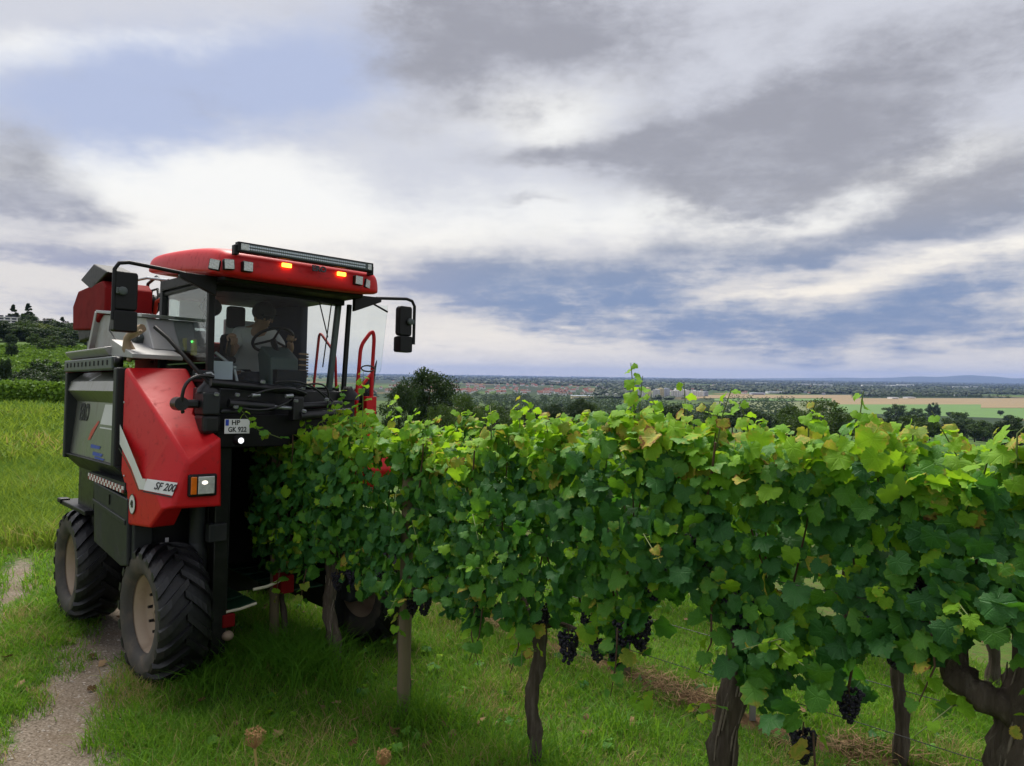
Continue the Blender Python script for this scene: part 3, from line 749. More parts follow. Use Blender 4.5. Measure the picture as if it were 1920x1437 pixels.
# chequered strip
c1 = MB(); c1.box((-.004, -.024, -.014), (.004, .024, .014)); c1w = c1.mesh('check', M['white'])
c2 = MB(); c2.box((-.004, -.024, -.014), (.004, .024, .014)); c2r = c2.mesh('check', pmat('dull_red_decal', (.25, .04, .035), .6, 0, .2))
for k in range(23):
    for j in range(2):
        y_ = 1.47 - k * .0485; z_ = 1.505 - k * .0009 + (j - .5) * .028
        link('check', c1w if (k + j) % 2 else c2r, sd, Matrix.Translation((-1.165, y_, z_)))
mb = MB(); mb.box((-1.16, .36, 1.465), (-1.06, 1.5, 1.545)); mb.build('strip_carrier', M['char'], sd)

# ---- frame: legs, platforms, tunnel
fm = empty('frame', parent=H)
def fbox(name, lo, hi, mat='black_steel', bev=.01):
    mb = MB(); mb.box(lo, hi); return mb.build(name, M[mat], fm, bev)
fbox('rear_leg', (-1.02, 1.88, .9), (-.72, 2.48, 1.64)); fbox('rear_leg', (.72, 1.88, .9), (1.02, 2.48, 1.64))
fbox('platform', (-1.10, 1.86, 1.07), (-.75, 2.92, 1.12), 'black'); fbox('platform', (-1.12, 2.80, 1.09), (-1.02, 2.93, 1.14), 'black')
fbox('tunnel_wall', (-.60, .0, .26), (-.555, 2.9, 1.96), 'black'); fbox('tunnel_wall', (.575, .0, .26), (.62, 2.9, 1.96), 'black')
fbox('tunnel_roof', (-.60, -.05, 1.96), (.62, 2.9, 2.02), 'black')
fbox('tunnel_light_block', (-.56, 1.55, .16), (.58, 1.60, 1.96), 'black')  # added sheet closing the open tunnel end, blocks light from behind
fbox('front_column', (-.60, -.16, .12), (-.475, -.02, 2.0)); fbox('front_column', (.56, -.16, .12), (.66, -.02, 2.0))
fbox('column_flange', (-.475, -.14, .3), (-.462, -.06, 1.95), 'char')
fbox('cross_beam', (-.75, -.10, 2.02), (.75, .02, 2.36)); fbox('floor', (-.70, .0, 2.02), (.72, 1.35, 2.10))
fbox('side_beam', (-.80, .1, 1.5), (-.60, 2.9, 1.70)); fbox('side_beam', (.62, .1, 1.5), (.82, 2.9, 1.70))
fbox('body_block', (-1.05, .75, 1.68), (-.62, 2.35, 2.48), 'black'); fbox('body_block', (.62, .75, 1.4), (1.05, 2.5, 2.2), 'char')
fbox('rear_cowl', (-1.12, 2.46, 1.75), (-.5, 2.80, 2.58), 'red_dirty', .05)
fbox('axle', (-.95, 2.14, .45), (-.62, 2.30, .62)); fbox('axle', (.62, 2.14, .45), (.95, 2.30, .62))
fbox('inner_block', (-.98, .22, .95), (-.62, 1.3, 1.5), 'black')
mb = MB(); mb.tube([(-.70, -.04, 1.42), (-.70, -.04, 1.06)], [.062, .062], 20); mb.tube([(-.70, -.04, 1.06), (-.70, -.04, .98), (-.70, -.04, .82)], [.062, .085, .085], 20); mb.tube([(-.70, -.04, .82), (-.70, -.04, .58)], .05, 20)
mb.build('suspension_strut', M['char'], fm)
fbox('strut_box', (-.655, -.19, 1.07), (-.50, -.10, 1.22), 'char'); fbox('knuckle', (-.80, -.12, .38), (-.60, .10, .66), 'char', .03)
fbox('knuckle', (.62, -.30, .38), (.80, -.08, .66), 'char', .03); fbox('leg_plate', (-.60, -.13, .12), (-.47, .05, .62), 'char', .01)
mb = MB(); mb.tube([(-.80, .28, 1.12), (-.80, .28, .96)], .06, 18); mb.build('oil_filter', pmat('filter_canister', (.20, .15, .07), .4, .3, .2), fm)
mb = MB(); mb.box((-.868, .215, 1.03), (-.84, .235, 1.075)); mb.build('filter_label', M['white'], fm)
# picking rods hanging in the dark tunnel
for k in range(9):
    for sd_ in (-1, 1):
        z_ = .72 + k * .12; x0 = .02 + sd_ * .50
        mb = MB(); mb.tube([(x0, .25, z_), (x0 - sd_ * .14, .45, z_), (x0 - sd_ * .20, .8, z_), (x0 - sd_ * .08, 1.4, z_)], .013, 8); mb.build('picking_rod', M['black'], fm)
for k in range(5):
    mb = MB(); mb.box((-.50, -.0 + k * .28, .52), (-.06, .25 + k * .28, .535)); o = mb.build('catch_plate', M['green'], fm, .004); o.rotation_euler = (0, R(-9), 0); o.location = (.0, 0, -.05 - .0 * k)
    mb = MB(); mb.box((.10, -.0 + k * .28, .50), (.52, .25 + k * .28, .515)); mb.build('catch_plate', M['green'], fm, .004)
mb = MB(); mb.tube([(-.50, -.14, .455), (-.35, -.15, .465), (-.21, -.15, .49)], .013, 8); mb.build('guide_rod', M['rodwhite'], fm)
mb = MB(); mb.tube([(-.22, -.10, .60), (-.10, -.11, .61), (.0, -.12, .64), (.06, -.12, .675)], .014, 8); mb.build('guide_rod', M['rodwhite'], fm)
mb = MB(); mb.box((-.51, -.17, .33), (-.40, .02, .44)); mb.build('skid_bracket', M['red_dirty'], fm, .01)
mb = MB(); mb.box((.03, -.12, .52), (.16, .05, .68)); mb.build('skid_bracket', M['red_dirty'], fm, .01)
mb = MB(); mb.ball((-.46, -.16, .26), .052, sc=(1, 1, .8)); mb.build('skid_roller', M['rim'], fm)

# ---- right fender and ladder
mb = MB(); mb.prism([(-.35, 1.45), (-.42, 1.62), (-.30, 1.86), (.5, 1.95), (.6, 1.45)], 0, .68, 1.10); mb.build('right_fender', M['red'], H, .03, 3)
ld = empty('ladder', parent=H)
def rail(name, pts, r=.019, mat='red'):
    P = [Vector(p) for p in pts]; out = [P[0]]
    for i in range(1, len(P) - 1):
        a, b_, c_ = P[i - 1], P[i], P[i + 1]; d1 = min(.07, (a - b_).length * .45); d2 = min(.07, (c_ - b_).length * .45)
        s1, s2 = b_ + (a - b_).normalized() * d1, b_ + (c_ - b_).normalized() * d2
        out += [s1 * (1 - t) ** 2 + b_ * 2 * t * (1 - t) + s2 * t * t for t in (0, .25, .5, .75, 1)]
    out.append(P[-1]); mb = MB(); mb.tube(out, r, 10); return mb.build(name, M[mat], ld)
rail('handrail', [(.88, .10, 1.95), (.89, .10, 2.35), (.92, .10, 2.83), (1.05, .10, 3.00), (1.075, .10, 2.93), (1.06, .10, 2.55), (1.06, .10, 1.95)])
rail('handrail_brace', [(.89, .10, 2.36), (1.06, .10, 2.56)], .015)
rail('handrail', [(.74, .75, 2.2), (.70, .55, 2.98), (.72, .25, 2.74), (.74, .22, 2.1)], .014)
mb = MB(); mb.box((.98, .06, 1.3), (1.10, .14, 2.32)); mb.build('stringer', M['red'], ld, .008)
mb = MB(); mb.box((.98, .60, 1.3), (1.10, .66, 2.2)); mb.build('stringer', M['red'], ld, .008)
for k in range(4):
    mb = MB(); mb.box((.96, .14, 1.36 + k * .26), (1.16, .60, 1.39 + k * .26)); mb.build('step', M['black_steel'], ld, .004)
mb = MB(); mb.prism([(.80, 2.02), (.80, 2.30), (1.13, 2.60), (1.16, 2.70), (1.12, 2.36), (1.02, 2.02)], 1, .16, .19); mb.build('black_guard', M['black'], ld, .006)
mb = MB(); mb.tube([(.97 + .075 * math.cos(t), .04, 2.60 + .03 * math.sin(t)) for t in [i * math.pi / 6 for i in range(12)]], .008, 6); mb.build('hose_loop', M['hose'], ld)

# ---- cab
cb = empty('cab', parent=H)
def bar(name, a, b_, w, mat='black', par=None, bev=.006):
    a, b_ = Vector(a), Vector(b_); z = (b_ - a).normalized(); x = Vector((1, 0, 0)); x = (x - z * x.dot(z)).normalized(); y = z.cross(x)
    m_ = Matrix(((x.x, y.x, z.x, a.x), (x.y, y.y, z.y, a.y), (x.z, y.z, z.z, a.z), (0, 0, 0, 1)))
    mb = MB(); mb.box((-w / 2, -w / 2, 0), (w / 2, w / 2, (b_ - a).length), 0, m_); return mb.build(name, M[mat], par or cb, bev)
ZB, ZT = 2.36, 3.32
bar('pillar', (-.62, .0, ZB - .1), (-.63, .0, ZT), .055); bar('pillar', (.52, .02, ZB - .1), (.62, .02, ZT), .05, 'console')
bar('pillar', (-.64, 1.15, ZB - .1), (-.64, 1.15, ZT + .05), .07, 'char'); bar('pillar', (.64, 1.15, ZB - .1), (.64, 1.15, ZT + .05), .09, 'navy')
bar('hinge_bar', (.69, .03, 2.26), (.735, .03, 3.22), .04)
bar('sill', (-.66, -.01, ZB), (.58, -.01, ZB - .02), .06); bar('sill', (-.64, .0, ZB + .08), (-.64, 1.15, ZB + .08), .06)
bar('sill', (.62, .05, ZB), (.64, 1.15, ZB), .08); bar('sill', (-.64, 1.15, ZB + .2), (.64, 1.15, ZB + .2), .10)
bar('header', (-.64, .0, ZT - .06), (.64, .02, ZT - .06), .13); bar('header', (-.64, 0, ZT), (-.64, 1.15, ZT + .02), .09); bar('header', (.64, 0, ZT), (.64, 1.15, ZT + .02), .09); bar('header', (-.64, 1.15, ZT + .02), (.64, 1.15, ZT + .02), .09)
mb = MB(); mb.prism([(.42, 1.2), (.66, 1.2), (.66, .72), (.58, .72)], 2, ZB, ZT); mb.build('curtain', M['navy'], cb, .02)
mb = MB(); mb.box((-.66, 1.10, 2.02), (.66, 1.2, 2.62)); mb.build('rear_wall', M['black'], cb)
mb = MB(); mb.box((-.64, .0, 2.08), (-.60, 1.15, 2.42)); mb.build('side_wall', M['char'], cb)
def pane(name, pts, mat):
    n_ = (Vector(pts[1]) - Vector(pts[0])).cross(Vector(pts[2]) - Vector(pts[0])).normalized() * .006
    k = len(pts); mb = MB(); mb.add([Vector(p) for p in pts] + [Vector(p) + n_ for p in pts], [tuple(range(k))[::-1], tuple(range(k, 2 * k))] + [(i, (i + 1) % k, k + (i + 1) % k, k + i) for i in range(k)])
    return mb.build(name, M[mat], cb)
# bowed windscreen
mb = MB(); NX, NZ = 10, 4; vs = []
for j in range(NZ + 1):
    for i in range(NX + 1):
        u = i / NX * 2 - 1; z_ = ZB + .02 + (ZT - .12 - ZB - .02) * j / NZ
        hx = .575 + (.03 * j / NZ if u > 0 else .02 * j / NZ)
        vs.append((-.02 + u * hx, -.03 - .10 * (1 - u * u), z_))
mb.add(vs, [(j * (NX + 1) + i, j * (NX + 1) + i + 1, (j + 1) * (NX + 1) + i + 1, (j + 1) * (NX + 1) + i) for j in range(NZ) for i in range(NX)], 0, True)
mb.build('windscreen', M['glass'], cb)
pane('side_window', [(-.645, .05, ZB + .13), (-.645, 1.1, ZB + .13), (-.645, 1.1, ZT - .05), (-.645, .05, ZT - .05)], 'glass')
pane('rear_window', [(-.58, 1.17, ZB + .27), (.58, 1.17, ZB + .27), (.58, 1.17, ZT - .05), (-.58, 1.17, ZT - .05)], 'glass')
dr = empty('door', parent=H)
pd = pane('door_pane', [(.75, .11, 2.36), (1.05, .11, 2.36), (1.17, .11, 2.60), (1.235, .11, 3.27), (.76, .11, 3.22)], 'door_glass'); pd.parent = dr
rail('door_strut', [(.98, .09, 3.29), (1.22, .09, 3.20)], .010, 'black')
# wiper
bar('wiper_arm', (.28, -.19, 3.22), (.40, -.17, 2.86), .012, 'black'); bar('wiper_blade', (.44, -.15, 3.20), (.36, -.16, 2.58), .012, 'black')
# roof
rf = MB()
zf = [(-.55, 3.27, 3.43), (-.50, 3.255, 3.47), (-.38, 3.26, 3.515), (.10, 3.33, 3.585), (.80, 3.40, 3.64), (1.30, 3.46, 3.665), (1.48, 3.49, 3.64), (1.53, 3.52, 3.60)]
def roof_ring(y, zb, zt, w):
    P = []
    for sx in (1, -1):
        s_ = [(w, zb), (w + .012, zb + .03), (w, zt - .05), (w - .05, zt - .012), (w - .14, zt)]
        P += [(q[0] * sx, y, q[1]) for q in (s_ if sx > 0 else s_[::-1])]
    return P
rings = []
for (y, zb, zt) in zf:
    w = .755 - (.10 if y < -.52 else .03 if y < -.45 else 0) - (.08 if y > 1.4 else 0); rings.append(roof_ring(y, zb, zt, w))
vs = [p for r_ in rings for p in r_]; n_ = 10
fs = [(i * n_ + k, (i + 1) * n_ + k, (i + 1) * n_ + (k + 1) % n_, i * n_ + (k + 1) % n_) for i in range(len(rings) - 1) for k in range(n_)]
fs += [tuple(range(n_)), tuple(range((len(rings) - 1) * n_, len(rings) * n_))[::-1]]
rf.add(vs, fs, 0, True); roof = rf.build('roof', M['red'], H); roof.modifiers.new('smooth', 'SUBSURF').render_levels = 2; roof.modifiers['smooth'].levels = 2
mb = MB(); mb.box((-.66, -.36, 3.24), (.66, 1.3, 3.29)); mb.build('roof_lining', M['black'], H, .02)
# LED bar
mb = MB(); mb.box((-.655, -.60, 3.452), (.605, -.535, 3.535)); lb = mb.build('light_bar', M['black'], H, .006)
mb = MB(); mb.box((-.635, -.606, 3.466), (.585, -.598, 3.522)); mb.build('lens', M['dkgrey'], lb)
dd_ = MB(); dd_.lathe([(.004, .0001), (.004, .007), (0, .009)], (0, 0, 0), (0, -1, 0), 8, 0, False); ddm = dd_.mesh('diode', pmat('diode', (.55, .60, .66), .2, .3, .2))
for k in range(58):
    for j in range(2): link('diode', ddm, lb, Matrix.Translation((-.565 + k * .0188, -.606, 3.482 + j * .024)))
for x0 in (-.615, .56):
    mb = MB(); mb.box((x0 - .018, -.609, 3.47), (x0 + (.05 if x0 < 0 else .018), -.606, 3.518)); mb.build('lens_end', M['lamp_glass'], lb)
for x0 in (-.655, .60):
    mb = MB(); mb.box((x0 - .02, -.58, 3.43), (x0 + .02, -.52, 3.51)); mb.build('bracket', M['black'], lb, .005)
# work lamps and indicators under the roof edge
lamp_box = MB(); lamp_box.box((-.042, -.02, -.042), (.042, .035, .042)); lbx = lamp_box.mesh('work_lamp', M['black'])
lamp_len = MB(); lamp_len.box((-.036, -.026, -.036), (.036, -.019, .036)); lln = lamp_len.mesh('lens', M['lamp_glass'])
for (x0, z0, ro, ry) in ((-.80, 3.335, -28, 8), (-.705, 3.345, -8, -4), (-.56, 3.345, 0, 0), (.42, 3.365, 4, 2), (.535, 3.35, 22, 10), (.58, 3.35, 40, 4)):
    m_ = Matrix.Translation((x0 + (.05 if x0 > 0 else 0), -.565 + abs(ro) * .0022, z0)) @ Matrix.Rotation(R(ro), 4, 'Z') @ Matrix.Rotation(R(ry), 4, 'Y')
    link('work_lamp', lbx, roof, m_, .006); link('lens', lln, roof, m_)
for x0, z0 in ((-.22, 3.405), (.30, 3.40)):
    mb = MB(); mb.cbox((x0, -.562, z0), (.085, .02, .034)); mb.build('warning_light', M['amber_lit'], roof, .006)
link('lettering', text_mesh('ERO', .07, M['decal_black'], .004, 0, .003), roof, frame((.055, -.612, 3.405), (1, 0, 0), (0, .25, 1)))
# mirrors
def mirror(sx):
    mo = empty('mirror', parent=H)
    xe = -1.44 if sx < 0 else 1.36
    def tb(name, pts, r, mat='black'):
        mb = MB(); mb.tube(pts, r, 10); return mb.build(name, M[mat], mo)
    st_ = sx * .66
    mb = MB(); mb.add([(st_, -.20, 3.29), (st_ + sx * .30, -.20, 3.295), (st_ + sx * .30, -.20, 3.25), (st_, -.20, 3.13), (st_, -.15, 3.29), (st_ + sx * .30, -.15, 3.295), (st_ + sx * .30, -.15, 3.25), (st_, -.15, 3.13)],
           [(0, 1, 2, 3), (7, 6, 5, 4), (0, 4, 5, 1), (1, 5, 6, 2), (2, 6, 7, 3), (3, 7, 4, 0)]); mb.build('bracket', M['black'], mo, .006)
    tb('arm', [(st_ + sx * .25, -.18, 3.285), (xe - sx * .10, -.19, 3.315), (xe - sx * .03, -.19, 3.30), (xe, -.19, 3.25), (xe, -.19, 2.86)], .016)
    xm = xe + (.085 if sx < 0 else -.105); w = .085 if sx < 0 else .075
    def shell(name, zc, hz, hy):
        mb = MB(); prof_ = []
        rings_ = []
        for (t, s_) in ((-.06, .80), (-.045, .95), (-.02, 1.0), (.03, 1.0), (.04, .97)):
            rings_.append([(xm + w * s_ * cx, -.16 + t * hy / .06 * -1, zc + hz * s_ * cz) for cx, cz in ((-1, -.88), (-.85, -1), (.85, -1), (1, -.88), (1, .88), (.85, 1), (-.85, 1), (-1, .88))])
        vs = [p for r_ in rings_ for p in r_]; n = 8
        fs = [(i * n + k, i * n + (k + 1) % n, (i + 1) * n + (k + 1) % n, (i + 1) * n + k) for i in range(4) for k in range(n)] + [tuple(range(n))[::-1], tuple(range(4 * n, 5 * n))]
        mb.add(vs, fs); o = mb.build(name, M['black'], mo, .012, 3)
        g_ = MB(); g_.box((xm - w * .9, -.125, zc - hz * .9), (xm + w * .9, -.118, zc + hz * .9)); g_.build('mirror_glass', M['reflector'], mo)
        return o
    shell('main_mirror', 3.09, .150, .06); o = shell('wide_mirror', 2.855, .082, .085)
    mb = MB(); mb.cbox((xm + (xe - xm) * .6, -.20, 3.085), (.05, .05, .05)); mb.lathe([(0, .0001), (0, .032), (.02, .035)], (xm + (xe - xm) * .35, -.235, 3.085), (0, 1, 0), 16); mb.build('clamp', M['dkgrey'], mo, .006)
mirror(-1); mirror(1)

# ---- cab interior
it = empty('cab_fittings', parent=H)
def ib(name, lo, hi, mat, bev=.01):
    mb = MB(); mb.box(lo, hi); return mb.build(name, M[mat], it, bev)
ib('seat_cushion', (-.15, .62, 2.28), (.37, 1.02, 2.40), 'seat', .04); ib('seat_backrest', (-.13, .98, 2.38), (.35, 1.10, 2.92), 'seat', .05); ib('headrest', (-.09, .94, 2.98), (.09, 1.04, 3.20), 'seat', .03); ib('seat_base', (-.05, .7, 2.10), (.27, .98, 2.28), 'black')
mb = MB(); mb.prism([(.10, 2.38), (.12, 2.66), (.34, 2.78), (.42, 2.70), (.34, 2.38)], 0, -.02, .26); mb.build('steering_console', M['console'], it, .02)
mb = MB(); mb.box((.0, .02, 2.38), (.30, .14, 2.55)); mb.build('dash_box', M['black'], it, .01)
sc_ = Vector((.11, .36, 2.84)); ax = Vector((0, .55, .83)).normalized(); e1 = Vector((1, 0, 0)); e2 = ax.cross(e1)
mb = MB(); mb.tube([sc_ + (e1 * math.cos(t) + e2 * math.sin(t)) * .19 for t in [2 * math.pi * i / 28 for i in range(29)]], .015, 8, cap=False)
for t in (.5, 2.6, 4.7): mb.tube([sc_, sc_ + (e1 * math.cos(t) + e2 * math.sin(t)) * .19], .012, 6)
mb.tube([sc_ - ax * .2, sc_], .03, 10); mb.build('steering_wheel', M['black'], it)
mb = MB(); mb.lathe([(-.04, .0001), (-.04, .06), (0, .085), (.03, .085), (.035, .0001)], (-.40, .55, 3.12), (0, 1, 0), 20); mb.build('fan', M['black'], it)
mb = MB(); mb.tube([(-.40, .58, 3.12), (-.42, .62, 3.0), (-.44, .6, 2.9)], .012, 6); mb.build('fan_bracket', M['black'], it)
ib('pale_panel', (-.52, 1.08, 2.96), (-.20, 1.095, 3.22), 'lightpanel', .004)
ib('armrest', (-.36, .40, 2.60), (-.22, .80, 2.66), 'black', .02)
mb = MB(); mb.tube([(-.30, .42, 2.66), (-.29, .40, 2.80)], .018, 8); mb.ball((-.29, .40, 2.82), .035); mb.build('joystick', M['black'], it)
mb = MB(); mb.tube([(-.50, .20, 2.68), (-.36, .12, 2.55)], .014, 8); mb.tube([(-.36, .12, 2.55), (-.33, .10, 2.40)], .014, 8); mb.ball((-.36, .12, 2.55), .024); mb.build('monitor_arm', M['galv'], it)
ib('papers', (-.585, .10, 2.44), (-.38, .105, 2.60), 'paper', .001); ib('control_box', (-.58, .42, 2.74), (-.50, .52, 2.88), 'black', .01)
ib('handset', (-.60, .44, 2.655), (-.57, .53, 2.80), 'yellow', .008); ib('gauge', (-.605, .66, 2.70), (-.585, .73, 2.82), 'yellow', .004)
mb = MB(); mb.ball((-.604, .49, 2.78), .009); mb.build('diode', M['green_lit'], it)
for k in range(9): ib('grille_slat', (.46, .50, 2.50 + k * .028), (.56, .52, 2.518 + k * .028), 'char' if k % 2 else 'leather', .001)
mb = MB(); mb.tube([(-.5, .5, 3.2), (-.48, .52, 3.1), (-.52, .5, 2.95), (-.46, .45, 2.85)], .006, 6); mb.tube([(-.45, .6, 3.22), (-.50, .62, 3.12), (-.44, .55, 3.0)], .006, 6); mb.build('cable', M['hose'], it)

# ---- front linkage under the windscreen
lk = empty('front_linkage', parent=H)
def tb(name, pts, r, mat='black_steel', n=14):
    mb = MB(); mb.tube(pts, r, n); return mb.build(name, M[mat], lk)
def lbx_(name, lo, hi, mat='black_steel', bev=.012):
    mb = MB(); mb.box(lo, hi); return mb.build(name, M[mat], lk, bev)
lbx_('bearing_block', (-.80, -.36, 2.14), (-.66, -.16, 2.32), 'char'); lbx_('bearing_block', (-.79, -.34, 1.98), (-.64, -.12, 2.14), 'black_steel', .03)
mb = MB(); mb.lathe([(0, .095), (.03, .09), (.07, .05), (.10, .035), (.10, .0001)], (-.725, -.26, 2.32), (0, 0, 1), 24); mb.build('bearing_cap', M['black_steel'], lk)
lbx_('bearing_lug', (-.96, -.30, 2.19), (-.80, -.20, 2.26), 'black_steel', .02); tb('pivot_boss', [(-.95, -.31, 2.225), (-.95, -.19, 2.225)], .055, 'black_steel', 18)
tb('tie_bar', [(-.74, -.33, 2.40), (-.3, -.30, 2.375), (.12, -.27, 2.34)], .036)
tb('hydraulic_cylinder', [(-.60, -.37, 2.235), (-.21, -.36, 2.21)], .038); tb('piston_rod', [(-.21, -.36, 2.21), (.0, -.35, 2.20)], .017, 'galv')
tb('tie_bar', [(-.02, -.33, 2.21), (.50, -.28, 2.245)], .032); tb('hydraulic_cylinder', [(.02, -.40, 2.13), (.54, -.36, 2.17)], .038)
lbx_('link_plate', (-.66, -.38, 2.15), (-.50, -.26, 2.185)); lbx_('link_plate', (-.04, -.40, 2.09), (.06, -.30, 2.30)); lbx_('mounting_plate', (-.64, -.22, 1.86), (.60, -.12, 2.14), 'black', .01)
mb = MB(); mb.lathe([(0, .11), (.05, .10), (.10, .05), (.13, .035), (.13, .0001)], (.66, -.12, 2.28), (0, 0, 1), 24); mb.build('rubber_boot', M['black'], lk)
for (x0, y0, z0) in ((-.70, -.37, 2.30), (-.52, -.35, 2.30), (-.30, -.345, 2.415), (.09, -.31, 2.37), (-.02, -.40, 2.26), (.05, -.42, 2.17), (-.55, -.40, 2.20), (.3, -.36, 2.275)):
    mb = MB(); mb.lathe([(.0, .022), (.018, .020), (.018, .0001)], (x0, y0, z0), (0, -.4, 1), 6, smooth=False); mb.build('bolt', M['galv'], lk)
def sag(a, b_, s_, n=9):
    a, b_ = Vector(a), Vector(b_); return [a.lerp(b_, i / n) + Vector(s_) * (4 * (i / n) * (1 - i / n)) for i in range(n + 1)]
for pts, r in ((sag((-.70, -.30, 2.45), (-.93, -.28, 2.15), (-.10, -.03, .10)), .014), (sag((-.45, -.40, 2.29), (.10, -.36, 2.33), (0, -.03, .06)), .012),
               (sag((.0, -.36, 2.38), (.32, -.34, 2.24), (.10, -.02, .10)), .008), (sag((-.2, -.36, 2.42), (.30, -.34, 2.30), (.02, -.02, .06)), .009), (sag((-.50, -.38, 2.20), (-.05, -.38, 2.28), (0, -.04, -.05)), .011), (sag((.05, -.32, 2.4), (.42, -.3, 2.22), (.06, 0, .03)), .007)):
    tb('hydraulic_hose', pts, r, 'hose', 8)
for x0 in (-.42, -.12):
    tb('hose_fitting', [(x0, -.41, 2.305), (x0 + .07, -.40, 2.31)], .016, 'galv', 8)
tb('hose_elbow', [(-.705, -.28, 2.42), (-.70, -.29, 2.465), (-.72, -.29, 2.48), (-.76, -.29, 2.475)], .012, 'galv', 8)
# black stay running down to the linkage, bracket on the pillar
mb = MB(); mb.tube([(-1.02, .18, 2.86), (-.95, .05, 2.76), (-.80, -.20, 2.50), (-.72, -.32, 2.38), (-.69, -.33, 2.20)], .017, 8); mb.build('stay', M['black'], lk)
mb = MB(); mb.box((-.78, -.06, 2.43), (-.60, -.035, 2.51)); mb.build('stay_bracket', M['char'], lk, .012)
for x0 in (-.755, -.69):
    mb = MB(); mb.lathe([(0, .012), (.008, .010), (.008, .0001)], (x0, -.062, 2.47), (0, -1, 0), 10); mb.build('bolt', M['galv'], lk)
# number plate and lit work lamp
mb = MB(); mb.box((-.625, -.372, 1.985), (-.415, -.362, 2.105)); pl = mb.build('number_plate', M['white'], H, .003)
mb = MB(); mb.box((-.620, -.376, 2.052), (-.594, -.371, 2.102)); mb.build('blue_band', M['blue_decal'], pl)
link('lettering', text_mesh('HP', .058, M['decal_black'], .001, 0, .001), pl, frame((-.535, -.374, 2.075), (1, 0, 0), (0, 0, 1)))
link('lettering', text_mesh('GK 922', .058, M['decal_black'], .001, 0, .001), pl, frame((-.52, -.374, 2.018), (1, 0, 0), (0, 0, 1)) @ Matrix.Scale(.85, 4, (1, 0, 0)))
mb = MB(); mb.lathe([(-.03, .02), (0, .045), (.035, .045)], (-.51, -.40, 1.93), (0, 1, 0), 20); wl = mb.build('front_lamp', M['black'], H)
mb = MB(); mb.lathe([(-.032, .0001), (-.030, .024)], (-.51, -.40, 1.93), (0, 1, 0), 16); mb.build('lens', M['white_lit'], wl)

# ---- rear gear seen over the bin
rg_ = empty('sorting_gear', parent=H)
mb = MB(); mb.prism([(3.47, 3.30), (3.25, 3.46), (2.25, 3.48), (2.12, 3.40), (2.12, 3.14), (2.31, 3.12), (2.61, 2.98), (3.43, 3.02)], 0, -.92, -.45); mb.build('conveyor_chute', M['red_dirty'], rg_, .02)
mb = MB(); mb.prism([(3.43, 3.05), (3.30, 2.88), (2.75, 2.90), (2.61, 2.99)], 0, -.88, -.5); mb.build('chute_mouth', M['black'], rg_, .02)
mb = MB(); mb.prism([(3.17, 3.58), (2.62, 3.70), (2.05, 3.55), (2.68, 3.42)], 0, -.92, -.62); mb.build('hydraulic_motor_box', M['black'], rg_, .015)
mb = MB(); mb.prism([(2.40, 3.14), (.90, 3.00), (.66, 2.70), (2.70, 2.74)], 0, -.88, -.45); mb.build('destemmer_hopper', M['greysheet'], rg_, .01)
mb = MB(); mb.prism([(2.46, 3.17), (2.40, 3.14), (2.66, 2.74), (2.74, 2.74)], 0, -.93, -.86); mb.build('hopper_rib', M['greysheet'], rg_, .005)
mb = MB(); mb.prism([(2.42, 3.18), (.84, 3.03), (.86, 3.00), (2.42, 3.15)], 0, -.93, -.45); mb.build('hopper_rim', M['galv'], rg_, .004)
mb = MB(); mb.prism([(3.18, 3.02), (2.85, 3.05), (2.83, 2.70), (3.15, 2.68)], 0, -.84, -.5); mb.build('rubber_sleeve', M['dkgrey'], rg_, .05, 3)
mb = MB(); mb.prism([(1.38, 2.86), (1.02, 2.88), (.92, 2.82), (.98, 2.74), (1.30, 2.72)], 0, -.93, -.86); mb.lathe([(0, .05), (.03, .05), (.03, .0001)], (-.93, .99, 2.81), (-1, 0, 0), 16); mb.build('latch_arm', M['dkgrey'], rg_, .012)
mb = MB(); mb.box((-.40, 1.45, 2.1), (.70, 2.9, 2.86)); mb.build('engine_cover', M['red_dirty'], rg_, .05)
mb = MB(); mb.box((.10, 1.50, 2.84), (.95, 1.56, 3.12)); mb.build('pale_backdrop', M['lightpanel'], rg_, .01)  # added pale sheet standing for the bright view behind the rear window
mb = MB(); mb.box((-.30, 1.62, 3.30), (-.08, 1.9, 3.46)); mb.build('expansion_tank', M['lightpanel'], rg_, .03)
mb = MB(); mb.prism([(2.95, 3.0), (2.75, 3.44), (2.6, 3.44), (2.45, 3.0)], 0, -.42, -.36); mb.build('brace_plate', M['orange_red'], rg_, .01)
for pts, r, mt in (([(-.40, 2.3, 3.0), (-.40, 2.15, 3.30), (-.40, 1.9, 3.33), (-.3, 1.3, 3.28)], .022, 'orange_red'), ([(-.40, 3.0, 3.62), (-.40, 2.5, 3.60), (-.40, 1.8, 3.50)], .016, 'galv'), ([(-.42, 2.45, 3.4), (-.42, 2.2, 3.0)], .022, 'galv'),
                   ([(-.36, 2.7, 3.30), (-.36, 2.6, 3.55), (-.36, 2.3, 3.60), (-.36, 2.0, 3.48)], .018, 'hose'), ([(-.38, 2.5, 3.2), (-.38, 2.4, 3.45), (-.38, 2.2, 3.45), (-.38, 2.1, 3.2)], .015, 'hose'), ([(-.7, 1.5, 3.05), (-.68, 1.35, 2.8), (-.70, 1.25, 2.6)], .02, 'orange_red')):
    mb = MB(); mb.tube(pts, r, 8); mb.build('hose' if mt == 'hose' else 'support_tube', M[mt], rg_)
mb = MB(); mb.ball((-.38, 2.35, 3.28), .12, sc=(.6, 1, 1)); mb.build('fan_housing', M['black'], rg_)
mb = MB(); mb.tube([(-.95, 1.75, 3.05), (-.97, 1.72, 2.92), (-.95, 1.5, 2.80), (-.95, 1.2, 2.76), (-.98, .95, 2.80)], .008, 6); mb.build('cable', M['hose'], rg_)

